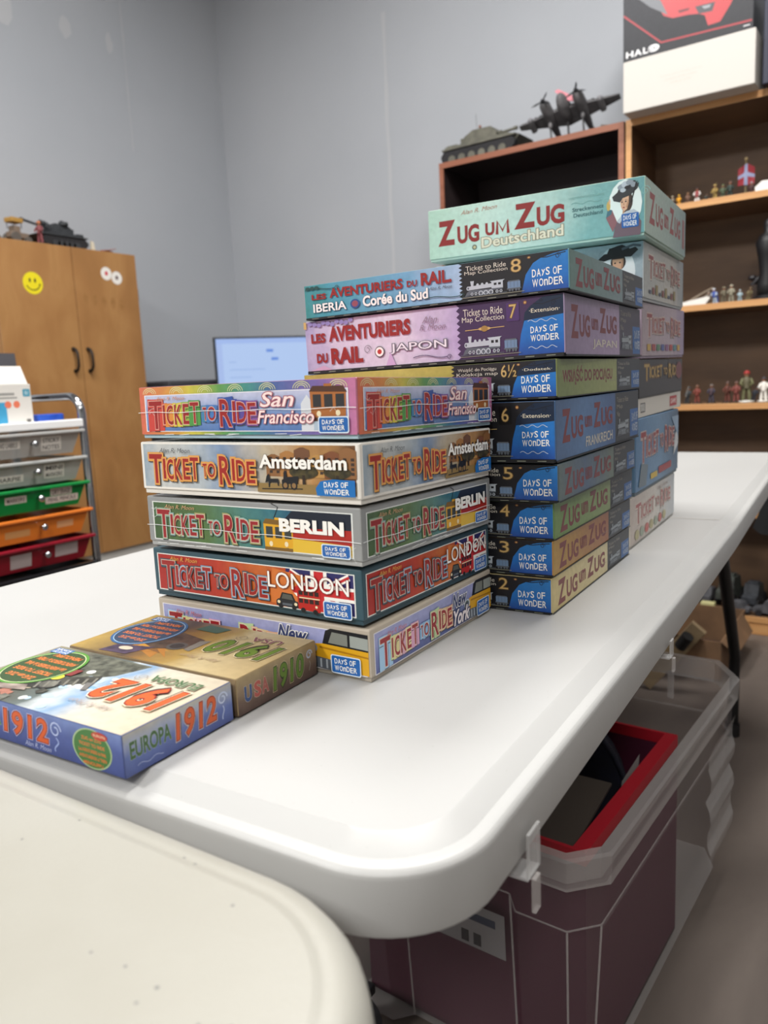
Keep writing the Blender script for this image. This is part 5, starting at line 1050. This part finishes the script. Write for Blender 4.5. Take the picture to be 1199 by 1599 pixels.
# models on the cabinet
ctop = 1.6055
tk = thing('model_tank', 'dark grey model tank with long raised gun on the tan cabinet', 'model', (-3.08, 2.085, ctop), R(-90)); dkg = noisy([(.35, '#26282c'), (.65, '#35383c')], (40, 40, 40), .6)
tu = tank(tk, .21, .12, dkg, track_m, .03, 5, .56); tk.scale = (1.08, 1, .8)
q = MB()
for k in range(9): q.sph((-.04 + .012 * k, random.uniform(-.02, .02), .128 + .010 * math.sin(k)), .011, dkg, (1, 1, random.uniform(.8, 1.6)), 8)
q.build('camouflage_clump', tu)
figurine(-3.00, 1.955, ctop, .092, '#7a3a3e', '#c0754f', 'brown and maroon tiny figure before the tank gun, cabinet top', 'tiny figures on the cabinet')
def tractor(x, y, m1, m2, label):
    t = thing('model_tractor', label, 'model', (x, y, ctop), R(-80)); q = MB(); q.box((.0, 0, .035), (.085, .035, .022), mat(m1, .6), .003); q.box((.012, 0, .055), (.03, .034, .03), mat(m1, .6), .002); q.build('body', t)
    q = MB(); q.box((.012, 0, .092), (.055, .045, .018), mat(m2, .6), .002)
    for a in (-1, 1):
        for b in (-1, 1): q.cyl((.012 + a * .02, b * .017, .06), (.012 + a * .02, b * .017, .086), .0016, blk, n=6)
    q.build('canopy', t)
    for a, r_ in ((-.032, .016), (.028, .022)):
        for s_ in (-1, 1): q = MB(); q.cyl((a, s_ * .018, r_), (a, s_ * .028, r_), r_, mat('#5a5550', .7), n=16); q.build('wheel', t)
tractor(-3.06, 1.895, '#7a6a5c', '#a9823c', 'small model tractor with ochre canopy on the cabinet')
tractor(-3.10, 1.79, '#6f6a62', '#5a5a52', 'small grey model tractor at left end of the cabinet top')
q = MB(); q.prism([(-.012, 0), (.012, 0), (.004, .05), (-.010, .052)], -.003, .003, mat('#d0c8b4', .6), 'x'); q.box((0, 0, .004), (.02, .03, .008), mat('#4a4438', .6)); tag(q.build('white_sail_marker', loc=(-3.05, 2.238, ctop)), 'small cream upright marker right of the dark tank', 'model')
t = thing('model_plane', 'tiny red-brown model plane at right end of the cabinet top', 'model', (-3.04, 2.30, ctop)); q = MB(); q.tube([(0, -.03, .012), (0, 0, .014), (0, .03, .014)], .008, mat('#8a4a3c', .6), 8, [.006, .009, .004]); q.build('fuselage', t); q = MB(); q.box((0, .0, .02), (.03, .085, .003), mat('#a3706a', .6), .001, Matrix.Rotation(R(12), 4, 'X')); q.build('wing', t)

# ------------------------------------------------------------------ desk corner: monitor and printer
t = thing('desk', 'grey desk in the far corner under the lit monitor', 'desk', (-2.84, 2.93, 0)); dm = mat('#6d6c6a', .5)
q = MB(); q.box((0, 0, .725), (1.02, .92, .03), dm, .003); q.build('desktop', t)
for a in (-1, 1):
    for b in (-1, 1): q = MB(); q.box((a * .47, b * .42, .355), (.05, .05, .71), dm, .002); q.build('leg', t)
tl, tr_ = Vector((-2.822, 2.692)), Vector((-2.532, 3.130)); dxy = (tr_ - tl).normalized(); nrm = Vector((dxy.y, -dxy.x)); mw, mh = .60, .36
mon = thing('monitor', 'computer monitor showing a pale blue window, in the far corner', 'monitor', (tl.x + dxy.x * mw / 2, tl.y + dxy.y * mw / 2, .7406), math.atan2(dxy.y, dxy.x))
q = MB(); q.box((0, .014, .5 - mh / 2), (mw, .026, mh), mat('#22262b', .4), .003); q.build('bezel', mon)
S_ = Face(lambda u, v, k: (-mw / 2 + .009 + u * (mw - .018), -k, .5 - mh + .018 + v * (mh - .027)), mw - .018, mh - .027)
em = 0.62
S_.rect(0, 0, 1, 1, mat('#b4cdf6', .3, emit=em))
S_.rect(0, .93, 1, 1, mat('#a3bdf2', .3, emit=em)); S_.rect(.42, .80, .48, .84, mat('#5f8ce0', .3, emit=em)); S_.rect(.46, .68, .52, .72, mat('#5f8ce0', .3, emit=em)); S_.rect(0, .0, .05, .93, mat('#a9c0f0', .3, emit=em))
for k in range(6): S_.rect(.1, .66 - .11 * k, .16 + .12 * ((k * 5) % 3), .672 - .11 * k, mat('#98b4e6', .3, emit=em))
S_.build('screen', mon)
q = MB(); q.box((0, .06, .115), (.05, .03, .21), mat('#1b1d20', .4), .004); q.box((0, .05, .006), (.24, .18, .012), mat('#1b1d20', .4), .004); q.build('stand', mon)
t = thing('printer', 'dark grey printer on the corner desk behind the cabinet', 'printer', (-3.10, 2.66, .7405)); q = MB(); q.box((0, 0, .14), (.34, .36, .28), mat('#4d4d52', .5), .012); q.build('body', t)
q = MB(); q.box((.02, 0, .292), (.28, .32, .024), mat('#44444a', .5), .006); q.build('scanner_lid', t)
q = MB(); q.box((.19, 0, .06), (.06, .26, .012), mat('#333338', .5), .002); q.build('paper_tray', t)

# ------------------------------------------------------------------ rolling drawer cart
chrome = mat('#b9bcc0', .12, 1.0)
X0 = -1.95
t = thing('drawer_cart', 'chrome rolling drawer cart with grey, green, orange and red drawers', 'cart', (X0, 1.17, 0))
for yy in (-.179, .179):
    q = MB(); xa, xb, zt, r_ = -.016, -.37, .985, .05
    pts = [(xa, yy, .06), (xa, yy, zt - r_)] + [(xa - r_ + r_ * math.cos(R(a)), yy, zt - r_ + r_ * math.sin(R(a))) for a in range(15, 91, 15)] + [(xb + r_ - r_ * math.sin(R(a)), yy, zt - r_ + r_ * math.cos(R(a))) for a in range(0, 91, 15)] + [(xb, yy, .06)]
    q.tube(pts, .0115, chrome, 12); q.build('frame_hoop', t)
for s_ in (-1, 1):
    for xx in (-.016, -.37): q = MB(); q.sph((xx, s_ * .179, .03), .03, mat('#111113', .5), (.6, 1, 1)); q.build('caster', t)
q = MB(); q.box((-.2, 0, .906), (.40, .335, .012), mat('#f2f2f2', .3), .003); q.box((.0, 0, .911), (.012, .335, .022), mat('#f2f2f2', .3), .003); q.build('top_tray', t)
dr = [(.892, plastic_clear('#a8a6a2', .72, .35), '#b5b4b2'), (.817, plastic_clear('#a5a8a4', .72, .35), '#b5b6b4'), (.746, mat('#087a38', .3), '#0b8a40'), (.668, mat('#d9792a', .3), '#e07a2c'), (.592, mat('#7a0a1c', .3), '#8a1226'), (.514, mat('#0f0f11', .4), '#16161a')]
txt = [('MAILING LABELS', 'STICKY', 'NOTES'), ('SHARPIE', 'MINI', 'MARKERS'), ('MARKERS', 'DRY ERASE', 'PENS, PENCILS'), None, None, None]
for i, (z, m_, rim) in enumerate(dr):
    q = MB(); top_, bot_ = .160, .136; h_ = .062
    ring = lambda hw, x0, x1, zz: [(x1, -hw, zz), (x1, hw, zz), (x0, hw, zz), (x0, -hw, zz)]
    a, b = ring(bot_, -.36, -.014, z - h_), ring(top_, -.37, -.002, z)
    q.add(a + b, [[0, 1, 2, 3]] + [[k, (k + 1) % 4, 4 + (k + 1) % 4, 4 + k] for k in range(4)], m_); d = q.build('drawer', t)
    q = MB(); q.box((.0, 0, z - .002), (.016, .336, .008), mat(rim, .3), .002)
    for s_ in (-1, 1): q.box((-.19, s_ * .163, z - .002), (.37, .012, .006), mat(rim, .3), .001)
    q.build('rim', d)
    q = MB(); q.cyl((-.01, .012, z - .028), (.006, .012, z - .028), .004, chrome, n=10); q.sph((.012, .012, z - .028), .0095, chrome, (.8, 1, 1)); q.build('knob', d)
    def lab(y0, y1, v0, v1, s, m2=None):
        L_ = Face(lambda u, v, k: (-.0035 - .012 * (1 - (v0 + v * (v1 - v0))) + .0015 + k, y0 + u * (y1 - y0), z - h_ + h_ * (v0 + v * (v1 - v0))), y1 - y0, (v1 - v0) * h_)
        L_.rect(0, 0, 1, 1, m2 or mat('#c9c2ba', .5))
        for j, tt in enumerate(s): n_ = len(s); L_.text(tt, .08, 1 - (j + .85) / n_, .92, 1 - (j + .2) / n_, mat('#4a4644', .5), bold=.02)
        L_.build('label', d)
    if txt[i]:
        if i == 2: lab(-.08, -.02, .45, .75, (txt[i][0],)); lab(.05, .115, .55, .88, (txt[i][1],)); lab(.035, .135, .22, .52, (txt[i][2],))
        else: lab(-.11, -.02, .4 if i == 0 else .2, .72 if i == 0 else .5, (txt[i][0],)); lab(.04, .10, .2, .8, txt[i][1:])
    elif i == 3: lab(-.09, -.02, .25, .55, (), mat('#c9925a', .5)); lab(.06, .11, .35, .65, (), mat('#d9a070', .5))
    elif i == 4: lab(-.085, -.025, .15, .75, (), mat('#a89a98', .5)); lab(.045, .115, .3, .85, (), mat('#a89a98', .5))
q = MB(); q.box((0, 0, .03), (.006, .14, .03), mat('#d9d3a0', .6)); tag(q.build('paper_stack', loc=(-2.06, 1.10, .8305)), 'yellowish papers inside the top drawer of the cart', 'paper')
# things on the cart
t = thing('tissue_carton', 'white and blue carton with orange dots on top of the cart', 'box', (-2.05, 1.130, .9125)); wb = mat('#dcd8d2', .55)
q = MB(); q.box((0, 0, .055), (.13, .17, .11), wb, .002); q.build('carton_body', t)
q = MB(); q.prism([(-.065, .11), (.065, .11), (.04, .158), (-.04, .158)], -.085, .078, wb); q.build('gable_top', t)
S_ = Face(lambda u, v, k: (.065 + k, -.085 + u * .17, v * .11), .17, .11); S_.rect(0, .0, .57, .58, mat('#3f9ac4', .5)); S_.rect(.02, .74, .72, .8, mat('#9a9894', .5)); S_.rect(.02, .66, .76, .70, mat('#9a9894', .5))
for a in (.60, .74): S_.ell(a, .52, .055, .085, mat('#e2785a', .5))
S_.rr(.86, .70, .98, .88, .003, mat('#3f93ad', .5)); S_.text('80', .89, .74, .95, .84, mat('#cfe2e6', .5)); S_.rect(.88, .08, .95, .16, mat('#6d6a68', .5)); S_.build('print', t)
q = MB(); q.prism([(-.05, 0), (.05, 0), (.035, .203), (-.035, .203)], -.1, .1, mat('#4b4a4f', .5)); tag(q.build('grey_case', loc=(-2.215, 1.198, .9125)), 'dark grey case standing behind the white carton on the cart', 'case')
t = thing('blue_pack', 'small shiny blue packet on the cart tray', 'packet', (-2.06, 1.297, .9125), R(2)); q = MB(); q.box((0, 0, .013), (.05, .086, .026), noisy([(.3, '#1a3f9c'), (.7, '#2c59c4')], (40, 40, 40), .3), .004); q.build('packet_body', t)
